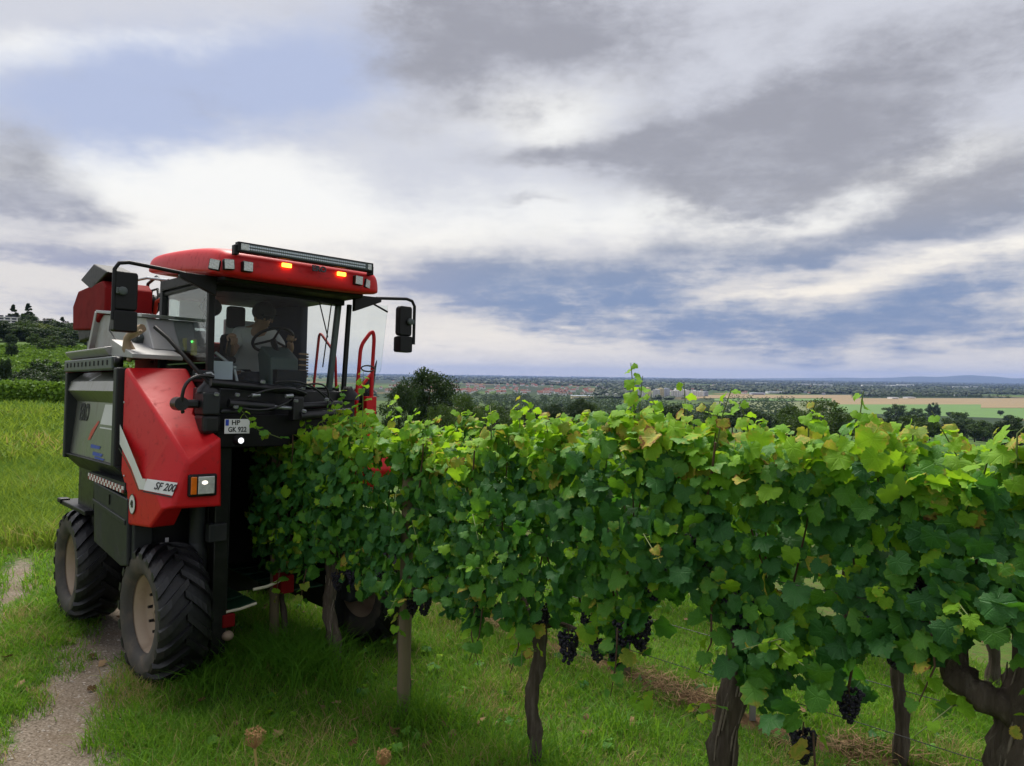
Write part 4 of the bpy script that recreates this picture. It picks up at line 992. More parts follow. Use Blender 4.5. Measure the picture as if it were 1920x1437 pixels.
# leather glove tied to the bin
mb = MB(); mb.tube([(-1.06, .62, 2.63), (-1.09, .66, 2.70), (-1.10, .66, 2.78), (-1.06, .60, 2.84), (-1.02, .50, 2.87)], [.05, .045, .028, .045, .035], 10, jitter=.14)
mb.tube([(-1.06, .62, 2.66), (-1.10, .60, 2.58)], [.035, .018], 8, jitter=.1); mb.tube([(-1.03, .55, 2.85), (-1.05, .46, 2.83)], [.03, .016], 8, jitter=.1)
gl = mb.build('work_glove', M['leather']); gl.matrix_world = HM
tag(gl, 'tan leather work glove tied to the bin beside the red hood', 'glove')

# ---- the driver
M['skin'] = pmat('skin', (.30, .17, .11), .6, 0, .12, 12); M['shirt'] = pmat('white_shirt', (.50, .50, .51), .85, 0, .12, 10); M['hair'] = pmat('dark_cap', (.012, .012, .014), .8, 0, .2); M['trousers'] = pmat('dark_trousers', (.02, .022, .03), .9, 0, .2)
def skin_body(name, verts, edges, radii, root, mat, parent=None, sub=2, seg_mats=None):
    me = bpy.data.meshes.new(name); me.from_pydata(verts, edges, []); o = bpy.data.objects.new(name, me); col.objects.link(o)
    sk = o.modifiers.new('skin', 'SKIN'); sk.use_smooth_shade = True
    for i, r_ in enumerate(radii):
        d_ = me.skin_vertices[0].data[i]; d_.radius = r_ if isinstance(r_, tuple) else (r_, r_); d_.use_root = (i == root)
    s_ = o.modifiers.new('sub', 'SUBSURF'); s_.levels = sub; s_.render_levels = sub
    dg = bpy.context.evaluated_depsgraph_get(); me2 = bpy.data.meshes.new_from_object(o.evaluated_get(dg))
    bpy.data.objects.remove(o)
    me2.materials.clear(); me2.materials.append(mat); me2.name = name
    o = link(name, me2, parent); return o
bx = .10
pv = [(bx, .86, 2.46), (bx, .84, 2.60), (bx, .78, 2.78), (bx, .70, 2.90), (bx, .64, 2.965), (bx, .58, 3.03), (bx, .55, 3.10), (bx, .56, 3.17),
      (bx - .17, .72, 2.90), (bx - .27, .68, 2.70), (bx - .36, .46, 2.78), (bx - .375, .40, 2.83),
      (bx + .17, .72, 2.90), (bx + .27, .62, 2.70), (bx + .22, .42, 2.78), (bx + .185, .36, 2.84),
      (bx - .09, .82, 2.44), (bx - .12, .45, 2.46), (bx - .12, .38, 2.14), (bx - .12, .28, 2.12), (bx + .09, .82, 2.44), (bx + .12, .45, 2.46), (bx + .12, .38, 2.14), (bx + .12, .28, 2.12)]
pe = [(0, 1), (1, 2), (2, 3), (3, 4), (4, 5), (5, 6), (6, 7), (3, 8), (8, 9), (9, 10), (10, 11), (3, 12), (12, 13), (13, 14), (14, 15), (0, 16), (16, 17), (17, 18), (18, 19), (0, 20), (20, 21), (21, 22), (22, 23)]
pr = [(.16, .12), (.16, .115), (.165, .11), (.13, .09), .058, .075, .09, .075, .062, .05, .038, .03, .062, .05, .038, .03, .085, .075, .055, .045, .085, .075, .055, .045]
body = skin_body('person', pv, pe, pr, 0, M['skin']); body.matrix_world = HM
tag(body, 'driver in white shirt and dark cap bent over the steering wheel in the cab', 'person')
# hands with fingers, shirt, trousers, cap
def hand(c, fwd, upv, side, parent):
    c, f_, u_ = Vector(c), Vector(fwd).normalized(), Vector(upv).normalized(); s_ = f_.cross(u_) * side
    mb = MB(); mb.ball(c, .045, nu=10, nv=8, sc=(.9, .9, .6))
    for k in range(4):
        b_ = c + s_ * (.026 - k * .0175) + f_ * .03; L_ = (.062, .07, .066, .052)[k]
        mb.tube([b_, b_ + f_ * L_ * .5 + u_ * .012, b_ + f_ * L_ * .75 - u_ * .012, b_ + f_ * L_ * .72 - u_ * .038], [.0095, .009, .0085, .007], 8)
    mb.tube([c + s_ * .035, c + s_ * .055 + f_ * .025, c + s_ * .05 + f_ * .05 - u_ * .02], [.011, .010, .008], 8)
    return mb.build('hand', M['skin'], parent)
hand((bx - .38, .38, 2.85), (0, -.6, -.5), (0, -.4, .9), 1, body); hand((bx + .175, .335, 2.86), (-.3, -.7, .2), (0, -.3, 1), -1, body)
sv = [pv[i] for i in (0, 1, 2, 3)] + [(bx, .665, 2.945)] + [pv[8], (bx - .24, .695, 2.765), pv[12], (bx + .24, .66, 2.765)]
se = [(0, 1), (1, 2), (2, 3), (3, 4), (3, 5), (5, 6), (3, 7), (7, 8)]
skin_body('shirt', sv, se, [(.185, .15), (.185, .145), (.19, .14), (.155, .115), .075, .085, .078, .085, .078], 0, M['shirt'], body)
skin_body('trousers', [pv[i] for i in (0, 16, 17, 18, 20, 21, 22)], [(0, 1), (1, 2), (2, 3), (0, 4), (4, 5), (5, 6)], [(.17, .13), .1, .09, .07, .1, .09, .07], 0, M['trousers'], body)
mb = MB(); mb.ball((bx, .555, 3.125), .118, nu=16, nv=10, sc=(.95, 1.08, .85)); mb.box((bx - .07, .40, 3.075), (bx + .07, .50, 3.088)); mb.build('cap', M['hair'], body)
mb = MB()
for sx in (-1, 1): mb.ball((bx + sx * .086, .56, 3.05), .024, sc=(.4, .8, 1.2)); mb.ball((bx + sx * .03, .474, 3.045), .010)
mb.ball((bx, .462, 3.02), .017, sc=(.7, 1, 1.3)); mb.ball((bx, .476, 2.985), .02, sc=(1.1, .4, .35)); mb.build('face', M['skin'], body)
# ------------------------------------------------------------------ vine leaves
UPV = np.array([0, 0, 1.0])
D3 = np.array([D_[0], D_[1], 0.0]); N3 = np.array([N_[0], N_[1], 0.0])
def row_pt(s, off=0, z=None, h=0):
    """s metres along the first row towards the photographer, off metres across (away positive), h above the ground"""
    p = ROW0 - D_ * s + N_ * off
    return np.array([p[0], p[1], float(T(p[0], p[1])) + h])

_ang = np.radians([0, 13, 26, 38, 50, 64, 80, 94, 106, 122, 142, 160, 172, 180])
_rad = np.array([1.0, .88, .69, .80, .90, .76, .60, .66, .74, .62, .60, .52, .34, .10])
def leaf_arrays(seed):
    g = np.random.RandomState(seed)
    no, nm = 32, 10
    cut = g.uniform(.15, .75)
    th = np.linspace(-np.pi, np.pi, no, endpoint=False) + np.pi / no
    r = np.interp(np.abs(th), _ang, _rad)
    r = .80 + (r - .80) * np.where(np.abs(th) < 2.4, cut, 1.0)
    r = r * (1 + .075 * np.where(np.arange(no) % 2, 1, -1) * np.clip(r, .3, 1)) * (1 + g.randn(no) * .03)
    asym = g.uniform(-.06, .06)
    ox, oy = r * np.sin(th) * (1 + asym * np.sign(th)), r * np.cos(th)
    tm_ = np.linspace(-np.pi, np.pi, nm, endpoint=False) + np.pi / nm
    rm = np.interp(np.abs(tm_), _ang, _rad) * .52
    mx_, my_ = rm * np.sin(tm_), rm * np.cos(tm_)
    x = np.concatenate([[0], mx_, ox]); y = np.concatenate([[0], my_, oy]); er = np.concatenate([[0], np.full(nm, .5), np.ones(no)])
    rr = np.hypot(x, y)
    fold = g.uniform(-.10, .45); droop = g.uniform(.12, .55); ph = g.rand(3) * 6
    z = fold * np.abs(x) - droop * rr ** 2 * (.6 + .4 * (y > 0)) + .07 * np.sin(3.1 * x + ph[0]) * rr + .07 * np.sin(4.2 * y + ph[1]) * rr + .05 * er * np.sin(np.arctan2(x, y) * 5 + ph[2])
    v = np.stack([x, y, z], -1)
    f = [(0, 1 + k, 1 + (k + 1) % nm) for k in range(nm)]
    # stitch the mid ring to the margin
    i = j = 0
    am = list(tm_) + [tm_[0] + 2 * np.pi]; ao = list(th) + [th[0] + 2 * np.pi]
    while i < nm or j < no:
        if j < no and (i >= nm or ao[min(j + 1, no)] <= am[min(i + 1, nm)] + 1e-6): f.append((1 + i % nm, 1 + nm + j % no, 1 + nm + (j + 1) % no)); j += 1
        else: f.append((1 + i % nm, 1 + nm + j % no, 1 + (i + 1) % nm)); i += 1
    # a leaf stalk
    k = len(v); st = np.array([[-.016, 0, 0], [.016, 0, 0], [.014, -.35, -.14], [-.014, -.35, -.14], [0, -.75, -.42]])
    v = np.concatenate([v, st]); f += [(k, k + 2, k + 1), (k, k + 3, k + 2), (k + 3, k + 4, k + 2)]
    lp = np.concatenate([np.stack([x, y, er], -1), np.tile([[0, .1, 0]], (5, 1))])
    return v.astype(np.float32), np.array(f, np.int32)[:, ::-1], lp.astype(np.float32)
LEAF = [leaf_arrays(20 + i) for i in range(9)]
TONES = ['leaf_dark', 'leaf_mid', 'leaf_young', 'leaf_sick']
LEAF_ME = {}
for i, (v, f, lp) in enumerate(LEAF):
    for t_ in range(4):
        LEAF_ME[i, t_] = np_mesh('leaf', v, f, [M[TONES[t_]]], {'lp': lp, 'rnd': np.zeros(len(v))}, True)

def leaf_frame(nrm, tip):
    z = nrm / np.linalg.norm(nrm); y = tip - z * (tip @ z); l_ = np.linalg.norm(y)
    y = y / l_ if l_ > 1e-6 else np.cross(z, [1, 0, 0]); x = np.cross(y, z)
    return np.stack([x, y, z], 1)

def joined_leaves(items, origin):
    """items of (pos, rot, size, tone, kind) -> one mesh with four material slots"""
    vs, fs, lps, rs, mi = [], [], [], [], []; k = 0
    for (p, rot, sz, tone, kind) in items:
        v, f, lp = LEAF[kind]
        vs.append((v * sz) @ rot.T + (p - origin)); fs.append(f + k); lps.append(lp); rs.append(np.full(len(v), random.random())); mi += [tone] * len(f); k += len(v)
    return np_mesh('leaf_mass', np.concatenate(vs), np.concatenate(fs), [M[t] for t in TONES], {'lp': np.concatenate(lps), 'rnd': np.concatenate(rs)}, True, mi)

def top_h(s):       # canopy height along the row
    return 1.98 + .047 * s + .06 * math.sin(s * 2.3 + .5) + .05 * math.sin(s * 6.1) + .05 * math.sin(s * 13.7 + 2)
def low_h(s):
    return float(np.interp(s, [-1.2, 0, 1.2, 2.4, 3.2, 3.42, 3.6, 3.8, 4.0, 4.2, 4.36, 4.5, 4.75, 5, 6], [.72, .80, .86, .98, .98, 1.34, 1.50, 1.38, 1.12, .88, .90, 1.36, 1.48, 1.50, 1.4]))
def surf_off(s, h):  # bulging outline of the hedge
    return .20 + .10 * float(fbm(np.array(s * 2.6 + 3), np.array(h * 3.0))) + .10 * math.sin(s * 3.3) * math.sin(h * 4.1 + s) - .05 * (h > 1.75)
rl = np.random.RandomState(77)

def vine_leaves(s0, s1, n_front, n_in, n_back, n_top, low=.78):
    """(visible leaves, hidden leaves) for the stretch s0..s1 of the first row"""
    vis, hid = [], []
    L = s1 - s0
    def put(lst, s, off, h, nrm, tip, size, tone):
        lst.append((row_pt(s, off, h=h), leaf_frame(np.asarray(nrm, float), np.asarray(tip, float)), size, tone, rl.randint(9)))
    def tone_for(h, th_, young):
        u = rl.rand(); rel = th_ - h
        if rel < .12: return 2 if u < .50 else 3 if u < .60 else 1  # yellower near the top: young leaves, plus light through them put into colour
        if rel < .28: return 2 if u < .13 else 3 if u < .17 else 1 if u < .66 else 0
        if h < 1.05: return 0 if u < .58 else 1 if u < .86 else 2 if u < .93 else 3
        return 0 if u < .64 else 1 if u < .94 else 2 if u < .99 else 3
    def fb(n, sign, lst, inset):
        for _ in range(n):
            s = s0 + L * rl.rand(); th_ = top_h(s)
            lowh = low_h(s) + .07 * math.sin(s * 4.7 + 1) + .07 * math.sin(s * 9.1)
            h = lowh + (th_ - lowh) * rl.rand() ** .92
            off = surf_off(s, h) * (1 - inset * rl.rand()) + rl.randn() * .035
            if h < 1.0: off *= .8
            beta = R(rl.normal(24, 22)); j = rl.randn(3) * .34
            nrm = -sign * N3 * -1 * math.cos(beta) * -1 + UPV * math.sin(beta) + j
            nrm = N3 * sign * math.cos(beta) + UPV * math.sin(beta) + j
            tip = -UPV + D3 * rl.randn() * .55 + N3 * sign * .25
            size = .061 * (.58 + .80 * rl.rand())
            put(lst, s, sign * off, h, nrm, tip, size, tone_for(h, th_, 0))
    fb(n_front, -1, vis, .25); fb(n_in, -1, hid, .9); fb(n_back, 1, hid, .35)
    for _ in range(n_top):
        s = s0 + L * rl.rand(); th_ = top_h(s); off = rl.uniform(-.24, .22)
        h = th_ + rl.uniform(-.10, .06) - abs(off) * .2
        nrm = UPV + N3 * rl.randn() * .5 - N3 * .25 + D3 * rl.randn() * .45; tip = N3 * rl.randn() - N3 * .6 + D3 * rl.randn() - UPV * .3
        u = rl.rand()
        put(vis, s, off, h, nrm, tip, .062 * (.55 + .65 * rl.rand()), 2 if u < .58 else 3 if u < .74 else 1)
    return vis, hid

SHOOTS = []        # canes with leaves of their own: (vine index, points, green?)
def shoot_leaves(pts, n, size, young, lst):
    P = [np.array(p) for p in pts]
    for k in range(n):
        t = (k + .5) / n * (len(P) - 1); i = int(t); q = P[i] * (1 - t + i) + P[min(i + 1, len(P) - 1)] * (t - i)
        a = k * 2.6 + rl.rand(); out_ = np.array([math.cos(a), math.sin(a), 0])
        sc_ = size * (1 - .62 * (k / n) ** 1.6) * (.8 + .35 * rl.rand())
        nrm = UPV * .8 + out_ * .5 + rl.randn(3) * .3 - N3 * .35; tip = out_ - UPV * (.5 if k < n * .7 else -.1)
        u = rl.rand(); tone = (2 if u < .72 else 3 if u < .85 else 1) if young else (1 if u < .5 else 2 if u < .8 else 3)
        lst.append((q + out_ * sc_ * .75, leaf_frame(nrm, tip), sc_, tone, rl.randint(9)))

# ------------------------------------------------------------------ grape clusters
M['grape'] = pmat('blue_black_grapes', (.010, .008, .020), .45, 0, .6, 30, spec=.4, dirt=(.03, .03, .055), dirt_amt=.3, ds=25)
def cluster_mesh(seed):
    g = np.random.RandomState(seed); mb = MB(); rows = 9
    for k in range(rows):
        t = k / (rows - 1); rad = (.040 * (1 - t) ** .55 + .004) * g.uniform(.85, 1.15); n = max(1, int(round(rad * 2 * math.pi / .0145)))
        for i in range(n):
            a = 2 * math.pi * i / n + k * .7 + g.rand() * .3
            mb.ball((rad * math.cos(a) + g.randn() * .003, rad * math.sin(a) + g.randn() * .003, -.018 - t * .125 + g.randn() * .004), .0088 * g.uniform(.85, 1.12), 0, 7, 5)
    mb.tube([(0, 0, .03), (.003, 0, 0), (0, 0, -.12)], .0028, 5, 1)
    return mb.mesh('grape_cluster', [M['grape'], M['cane']])
CLUST = [cluster_mesh(i) for i in range(4)]

# ------------------------------------------------------------------ trunks
def trunk_mesh(path, r0, r1, arms=(), knob=.30):
    mb = MB()
    def tubeit(P, ra, rb, n=12, jit=knob):
        P = [Vector(p) for p in P]; Q = []; NS = 5
        for i in range(len(P) - 1):
            for k in range(NS):
                t = k / NS; a = P[max(i - 1, 0)]; b_, c_ = P[i], P[i + 1]; d_ = P[min(i + 2, len(P) - 1)]
                Q.append(.5 * ((2 * b_) + (c_ - a) * t + (2 * a - 5 * b_ + 4 * c_ - d_) * t * t + (-a + 3 * b_ - 3 * c_ + d_) * t ** 3))
        Q.append(P[-1]); m_ = len(Q)
        k0 = len(mb.v); n = 20 if ra > .03 else n
        mb.tube(Q, [(ra + (rb - ra) * i / (m_ - 1)) * (1 + .12 * math.sin(i * 1.7 + ra * 90) + random.uniform(-.07, .07)) for i in range(m_)], n)
        if ra > .03:      # stringy ridges that twist up the stem, knots
            rid = [random.uniform(-1, 1) for _ in range(n)]
            for i in range(m_):
                for k in range(n):
                    p = Vector(mb.v[k0 + i * n + k]); sh = i * .35; a0 = int(sh); fr_ = sh - a0
                    w = rid[(k + a0) % n] * (1 - fr_) + rid[(k + a0 + 1) % n] * fr_
                    mb.v[k0 + i * n + k] = tuple(Q[i] + (p - Q[i]) * (1 + jit * (.9 * w + random.uniform(-.5, .5))))
    tubeit(path, r0, r1)
    if r0 > .045:        # loose shaggy bark strips
        for _ in range(int(1100 * r0)):
            t = random.uniform(0, len(path) - 1.35); a = random.uniform(0, 6.28); L_ = random.uniform(.25, .6); P = []
            for q in (0, .5, 1):
                u = min(t + L_ * q, len(path) - 1.001); i = int(u); c_ = Vector(path[i]).lerp(Vector(path[i + 1]), u - i); rr = (r0 + (r1 - r0) * u / (len(path) - 1)) * (1.03 + (.10 if q == 1 else 0) * random.random())
                P.append(c_ + Vector((math.cos(a + q * .12), math.sin(a + q * .12), 0)) * rr)
            mb.tube(P, [.004, .006, .002], 4, 1)
    for (P, ra, rb) in arms: tubeit(P, ra, rb, 9)
    return mb.mesh('trunk', [M['bark'], M['bark_strip']])

VINES = [
    # s, base lean, trunk radii, label
    dict(s=-.95, r=(.030, .022), lean=.02, lab='last grapevine of the row, its leaves inside the dark harvester tunnel', n=.75, s0=-1.15, s1=-.55),
    dict(s=.02, r=(.052, .045), lean=-.10, lab='grapevine with leaning trunk between the end post and the tall post', s0=-.55, s1=.62),
    dict(s=1.08, r=(.036, .030), lean=.0, lab='grapevine whose dark trunk stands against the tall wooden post', s0=.62, s1=1.80),
    dict(s=2.44, r=(.036, .040), lean=.05, lab='grapevine with thin wavy trunk standing alone in the grass', s0=1.80, s1=3.12),
    dict(s=3.76, r=(.060, .055), lean=.16, lab='grapevine with thick leaning shaggy trunk and yellow spotted low leaves', s0=3.12, s1=4.36),
    dict(s=5.0, r=(.088, .080), lean=-.03, lab='old grapevine with very thick gnarled trunk and crooked side arm', s0=4.36, s1=5.60),
    dict(s=6.15, r=(.06, .05), lean=.05, lab='grapevine beyond the gnarled old vine, mostly out of the picture', s0=5.60, s1=6.75),
]
GROUP = 'grapevines of the first row'
EXTRA_SHOOTS = {   # upright tips above the canopy: (s, height above the canopy, lean across, lean along)
    0: [(-.80, .20, -.05, .0)],
    1: [(-.42, .24, -.05, .05), (.25, .36, -.05, .0), (.52, .46, .0, .0), (.05, .14, .1, 0)],
    2: [(.98, .30, -.05, .05), (1.12, .10, .1, 0), (1.55, .10, .0, .05)],
    3: [(2.05, .16, .0, .1), (2.35, .20, .05, -.05), (2.8, .08, -.1, 0), (3.05, .10, .1, 0)],
    4: [(3.25, .26, -.05, 0), (3.42, .12, -.1, 0), (3.72, .24, .0, .1), (3.95, .24, -.15, 0), (4.2, .12, 0, 0)],
    5: [(4.45, .10, -.1, 0), (4.62, .08, .05, 0), (4.85, .18, -.05, .1), (5.1, .2, -.1, 0)],
    6: [(5.8, .2, 0, 0)],
}
CLUSTERS = {1: [(.28, -.17, .80), (.45, -.12, .86)], 2: [(1.32, -.16, .66), (1.45, -.15, .63), (1.50, -.16, .86), (1.60, -.19, .98), (1.66, -.15, .90), (1.0, -.2, .95)],
            3: [(1.84, -.17, .97), (2.02, -.15, .82), (2.12, -.20, .90), (2.62, -.15, .86), (2.88, -.2, .64), (2.98, -.12, .90), (3.06, -.16, .78)],
            4: [(3.18, -.15, .80), (3.26, -.18, .84), (3.30, -.10, .74), (3.42, -.17, .98), (3.46, -.2, .86), (3.72, -.16, 1.0), (3.62, -.2, .95), (3.96, -.19, 1.03), (3.90, -.18, .92), (4.02, -.15, .88), (4.25, -.20, .66)],
            5: [(4.50, -.17, .86), (4.60, -.16, .74), (4.68, -.18, 1.02), (4.74, -.2, .80), (4.42, -.15, .70), (5.05, -.2, .95)], 6: [(5.9, -.2, .9)]}
def finish_vine(root, org, vis, hid, limit=300):
    # the leaves that show largest become parts, the rest one mass
    camp = np.array([0, 0, 2.5])
    def score(it):
        d_ = it[0] - camp; dist_ = np.linalg.norm(d_); return abs(it[1][:, 2] @ d_) / dist_ * (it[2] / dist_) ** 2
    vis = sorted(vis, key=score, reverse=True)
    for (p, rot, sz, tone, kind) in vis[:limit]:
        o = bpy.data.objects.new('leaf', LEAF_ME[kind, tone]); col.objects.link(o); o.parent = root
        q = p - org
        o.matrix_local = Matrix([[*(rot[i] * sz), q[i]] for i in range(3)] + [[0, 0, 0, 1]])
    rest = vis[limit:] + hid
    lm = link('leaf_mass', joined_leaves(rest, org), root); lm['kind'] = 'stuff'

for vi, vd in enumerate(VINES):
    s = vd['s']; org = row_pt(s, 0, h=-.02); root = empty('grapevine', org); tag(root, vd['lab'], 'grapevine', GROUP)
    ln = vd['lean']; r0, r1 = vd['r']
    loc = lambda ds, off, h: tuple(-D3 * ds + N3 * off + UPV * h)
    path = [loc(0, 0, -.05), loc(ln * .25 + .015, .01, .22), loc(ln * .55 - .02, -.015, .48), loc(ln * .8 + .01, .01, .74), loc(ln, 0, .98)]
    arms = []
    if vi == 5:
        path = [loc(.06, -.02, -.05), loc(.02, .0, .35), loc(-.03, .02, .72), loc(.0, -.03, 1.10), loc(.04, .0, 1.38), loc(.07, .02, 1.65)]
        arms = [([loc(.0, -.03, 1.26), loc(-.10, -.07, 1.28), loc(-.20, -.06, 1.35), loc(-.22, -.03, 1.52)], .06, .045)]
    elif vi == 4:
        path = [loc(-.04, 0, -.05), loc(.0, .01, .35), loc(.03, -.01, .75), loc(.09, .01, 1.14), loc(.12, 0, 1.50)]; arms = [([loc(.10, 0, 1.2), loc(.24, 0, 1.36), loc(.42, 0, 1.4)], .04, .02), ([loc(.08, 0, 1.3), loc(.0, -.03, 1.48), loc(-.10, 0, 1.6)], .03, .02)]
    else: arms = [([loc(ln, 0, .92), loc(ln + .18, 0, 1.0), loc(ln + .45, 0, .98)], .022, .012), ([loc(ln, 0, .95), loc(ln - .15, 0, 1.03), loc(ln - .4, 0, .97)], .022, .012)]
    link('trunk', trunk_mesh(path, r0, r1, arms), root)
    k_ = (vd['s1'] - vd['s0']) / 1.2
    vis, hid = vine_leaves(vd['s0'], vd['s1'], int(500 * k_), int(260 * k_), int(200 * k_), int(125 * k_), .84)
    # canes
    for c_ in range(9):
        s_a = vd['s0'] + (vd['s1'] - vd['s0']) * (c_ + rl.rand()) / 9; hh_ = top_h(s_a) - rl.uniform(0, .25)
        a_ = rl.uniform(-.1, .1)
        pts = [row_pt(s_a, a_ * .5, h=max(.95, low_h(s_a) + .12)) - org, row_pt(s_a + rl.uniform(-.08, .08), a_ + rl.uniform(-.08, .05), h=max(1.4, low_h(s_a) + .3)) - org, row_pt(s_a + rl.uniform(-.15, .15), a_ + rl.uniform(-.1, .1), h=hh_) - org]
        mb = MB(); mb.tube(pts, [.006, .005, .0035], 6); mb.build('cane', M['cane'], root)
    for (ss, up_, lx_, la_) in EXTRA_SHOOTS.get(vi, []):
        h0 = top_h(ss) - .15; P = [row_pt(ss, -.05, h=h0), row_pt(ss + la_ * .5, -.05 + lx_ * .5, h=h0 + .15 + up_ * .45), row_pt(ss + la_, -.05 + lx_, h=h0 + .15 + up_)]
        mb = MB(); mb.tube([p - org for p in P], [.0042, .0035, .002], 6); mb.build('shoot', M['cane_green'], root)
        shoot_leaves(P, int(6 + up_ * 18), .064, True, vis)
    for _ in range(int(6 * k_)):
        ss = rl.uniform(vd['s0'], vd['s1']); h0 = top_h(ss) - .08; o0 = rl.uniform(-.2, .15); P = [row_pt(ss, o0, h=h0), row_pt(ss + rl.uniform(-.06, .06), o0 + rl.uniform(-.06, .06), h=h0 + .12), row_pt(ss + rl.uniform(-.12, .12), o0 + rl.uniform(-.1, .1), h=h0 + rl.uniform(.16, .30))]
        mb = MB(); mb.tube([p - org for p in P], [.004, .0032, .002], 6); mb.build('shoot', M['cane_green'], root); shoot_leaves(P, 7, .062, True, vis)
    # bare brown cane stumps that stick out of the hedge top
    for ss in [rl.uniform(vd['s0'], vd['s1']) for _ in range(1)]:
        h0 = top_h(ss); P = [row_pt(ss, -.18, h=h0 - .35) - org, row_pt(ss + .05, -.19, h=h0 - .1) - org, row_pt(ss + .07, -.2, h=h0 + .02) - org]
        mb = MB(); mb.tube(P, [.007, .006, .005], 6); mb.build('cane', M['cane'], root)
    # young side shoots poking out of the hedge face
    for _ in range(int(5 * k_)):
        ss = rl.uniform(vd['s0'], vd['s1']); hh_ = rl.uniform(.80, 1.8); o0 = surf_off(ss, hh_)
        P = [row_pt(ss, -o0 * .6, h=hh_), row_pt(ss + rl.uniform(-.05, .05), -o0 - .06, h=hh_ + .04), row_pt(ss + rl.uniform(-.16, .16), -o0 - .11, h=hh_ + rl.uniform(-.14, .08))]
        mb = MB(); mb.tube([p - org for p in P], [.0035, .003, .0018], 6); mb.build('shoot', M['cane_green'], root)
        shoot_leaves(P, 6, .052, True, vis)
    # drooping low shoots
    for _ in range(3 if vi > 2 else 1):
        ss = rl.uniform(vd['s0'], vd['s1']); lo_ = low_h(ss); P = [row_pt(ss, -.2, h=lo_ + .05), row_pt(ss + .04, -.26, h=lo_ - .12), row_pt(ss + rl.uniform(-.1, .1), -.24, h=lo_ - .30)]
        mb = MB(); mb.tube([p - org for p in P], [.005, .004, .002], 6); mb.build('shoot', M['cane'], root)
        shoot_leaves(P, 7, .066, False, vis)
    if vi == 0:      # long shoot arching in front of the number plate
        P = [np.array(p) for p in ((-1.95, 6.35, 1.93), (-2.10, 6.20, 2.01), (-2.17, 6.12, 2.12), (-2.21, 6.07, 2.20))]
        mb = MB(); mb.tube([p - org for p in P], [.004, .0035, .003, .002], 6); mb.build('shoot', M['cane_green'], root); shoot_leaves(P, 9, .062, True, vis)
    for (cs, off, h) in CLUSTERS.get(vi, []):
        o = link('grape_cluster', random.choice(CLUST), root)
        q = row_pt(cs, off + .05, h=max(h + low_h(cs) - .74, low_h(cs) + .04)) - org; sc_ = random.uniform(.9, 1.25)
        o.matrix_local = Matrix.Translation(q) @ Matrix.Rotation(random.uniform(0, 6), 4, 'Z') @ Matrix.Scale(sc_, 4)
    finish_vine(root, org, vis, hid)

# ------------------------------------------------------------------ the rows behind, mostly hidden by the first
protos = []
for k in range(3):
    root = empty('grapevine'); org = row_pt(2.0, 0)
    rt_ = trunk_mesh([(0, 0, -.05), (.02 * k, .01, .3), (-.02, .02, .6), (.02, 0, 1.0)], .045, .032, [([(0, 0, .95), tuple(-D3 * .3 + UPV * 1.0), tuple(-D3 * .6 + UPV * 1.0)], .02, .012)])
    link('trunk', rt_, root)
    s0 = 1.4; vis, hid = vine_leaves(s0, s0 + 1.2, 170, 90, 60, 60, .82)
    lm = link('leaf_mass', joined_leaves(vis + hid, row_pt(2.0, 0)), root); lm['kind'] = 'stuff'
    protos.append(root)
used = [False] * 3
def place_vine(k, s, off, lab, grp):
    src = protos[k]
    if used[k]:
        root = src.copy(); col.objects.link(root)
        for ch in src.children:
            c_ = ch.copy(); col.objects.link(c_); c_.parent = root
    else: root = src; used[k] = True
    root.location = row_pt(s, off); root.rotation_euler = (0, 0, 0); tag(root, lab, 'grapevine', grp)
for i, s in enumerate(np.arange(-.85, 8.5, 1.19)): place_vine(i % 3, s, 1.93, 'grapevine of the second row behind the leafy front row', 'grapevines of the second row')
for i, s in enumerate(np.arange(-.9, 8.5, 1.2)): place_vine((i + 1) % 3, s, 3.95, 'grapevine of the third row, hidden behind two rows of vines', 'grapevines of the third row')

# ------------------------------------------------------------------ posts and wires
def post(name, s, off, h, r, mat, lab, lean=0, square=False):
    b_ = row_pt(s, off, h=-.05); mb = MB()
    if square: mb.box((-r, -r * .6, 0), (r, r * .6, h))
    else: mb.tube([(0, 0, 0), (lean * .5, 0, h * .5), (lean, 0, h)], [r * 1.05, r, r * .97], 12, jitter=.02)
    o = mb.build(name, M[mat], None, .004 if square else 0); o.location = b_; tag(o, lab, 'post'); return o
post('wooden_post', -.92, -.10, 1.9, .043, 'post', 'short grey wooden post at the end of the vine row beside the harvester')
post('wooden_post', 1.23, -.12, 1.85, .046, 'post', 'mossy grey wooden post beside the dark vine trunk', .02)
post('wooden_post', 1.66, 1.90, 1.8, .05, 'post', 'wooden post of the second row half hidden by leaves')
post('metal_post', 2.88, 1.90, 1.9, .022, 'galv', 'galvanised metal post of the second vine row', 0, True)
def wire(s0, s1, off, h, lab, r=.0022):
    P = [row_pt(s0 + (s1 - s0) * i / 8, off, h=0) for i in range(9)]
    z0, z1 = P[0][2], P[-1][2]
    P = [(p[0], p[1], z0 + (z1 - z0) * i / 8 + h - .015 * math.sin(math.pi * i / 8)) for i, p in enumerate(P)]
    mb = MB(); mb.tube(P, r, 6); o = mb.build('trellis_wire', M['wire']); tag(o, lab, 'wire', 'trellis wires of the vine rows')
wire(-.95, 7, .0, .98, 'trellis wire carrying the fruiting canes of the first row'); wire(-.95, 7, -.16, 1.55, 'trellis wire through the middle of the first row leaves')
wire(-.95, 8, 1.92, .52, 'low trellis wire of the second row above the straw', .003); wire(-.95, 8, 1.92, 1.0, 'trellis wire of the second row at trunk top height')

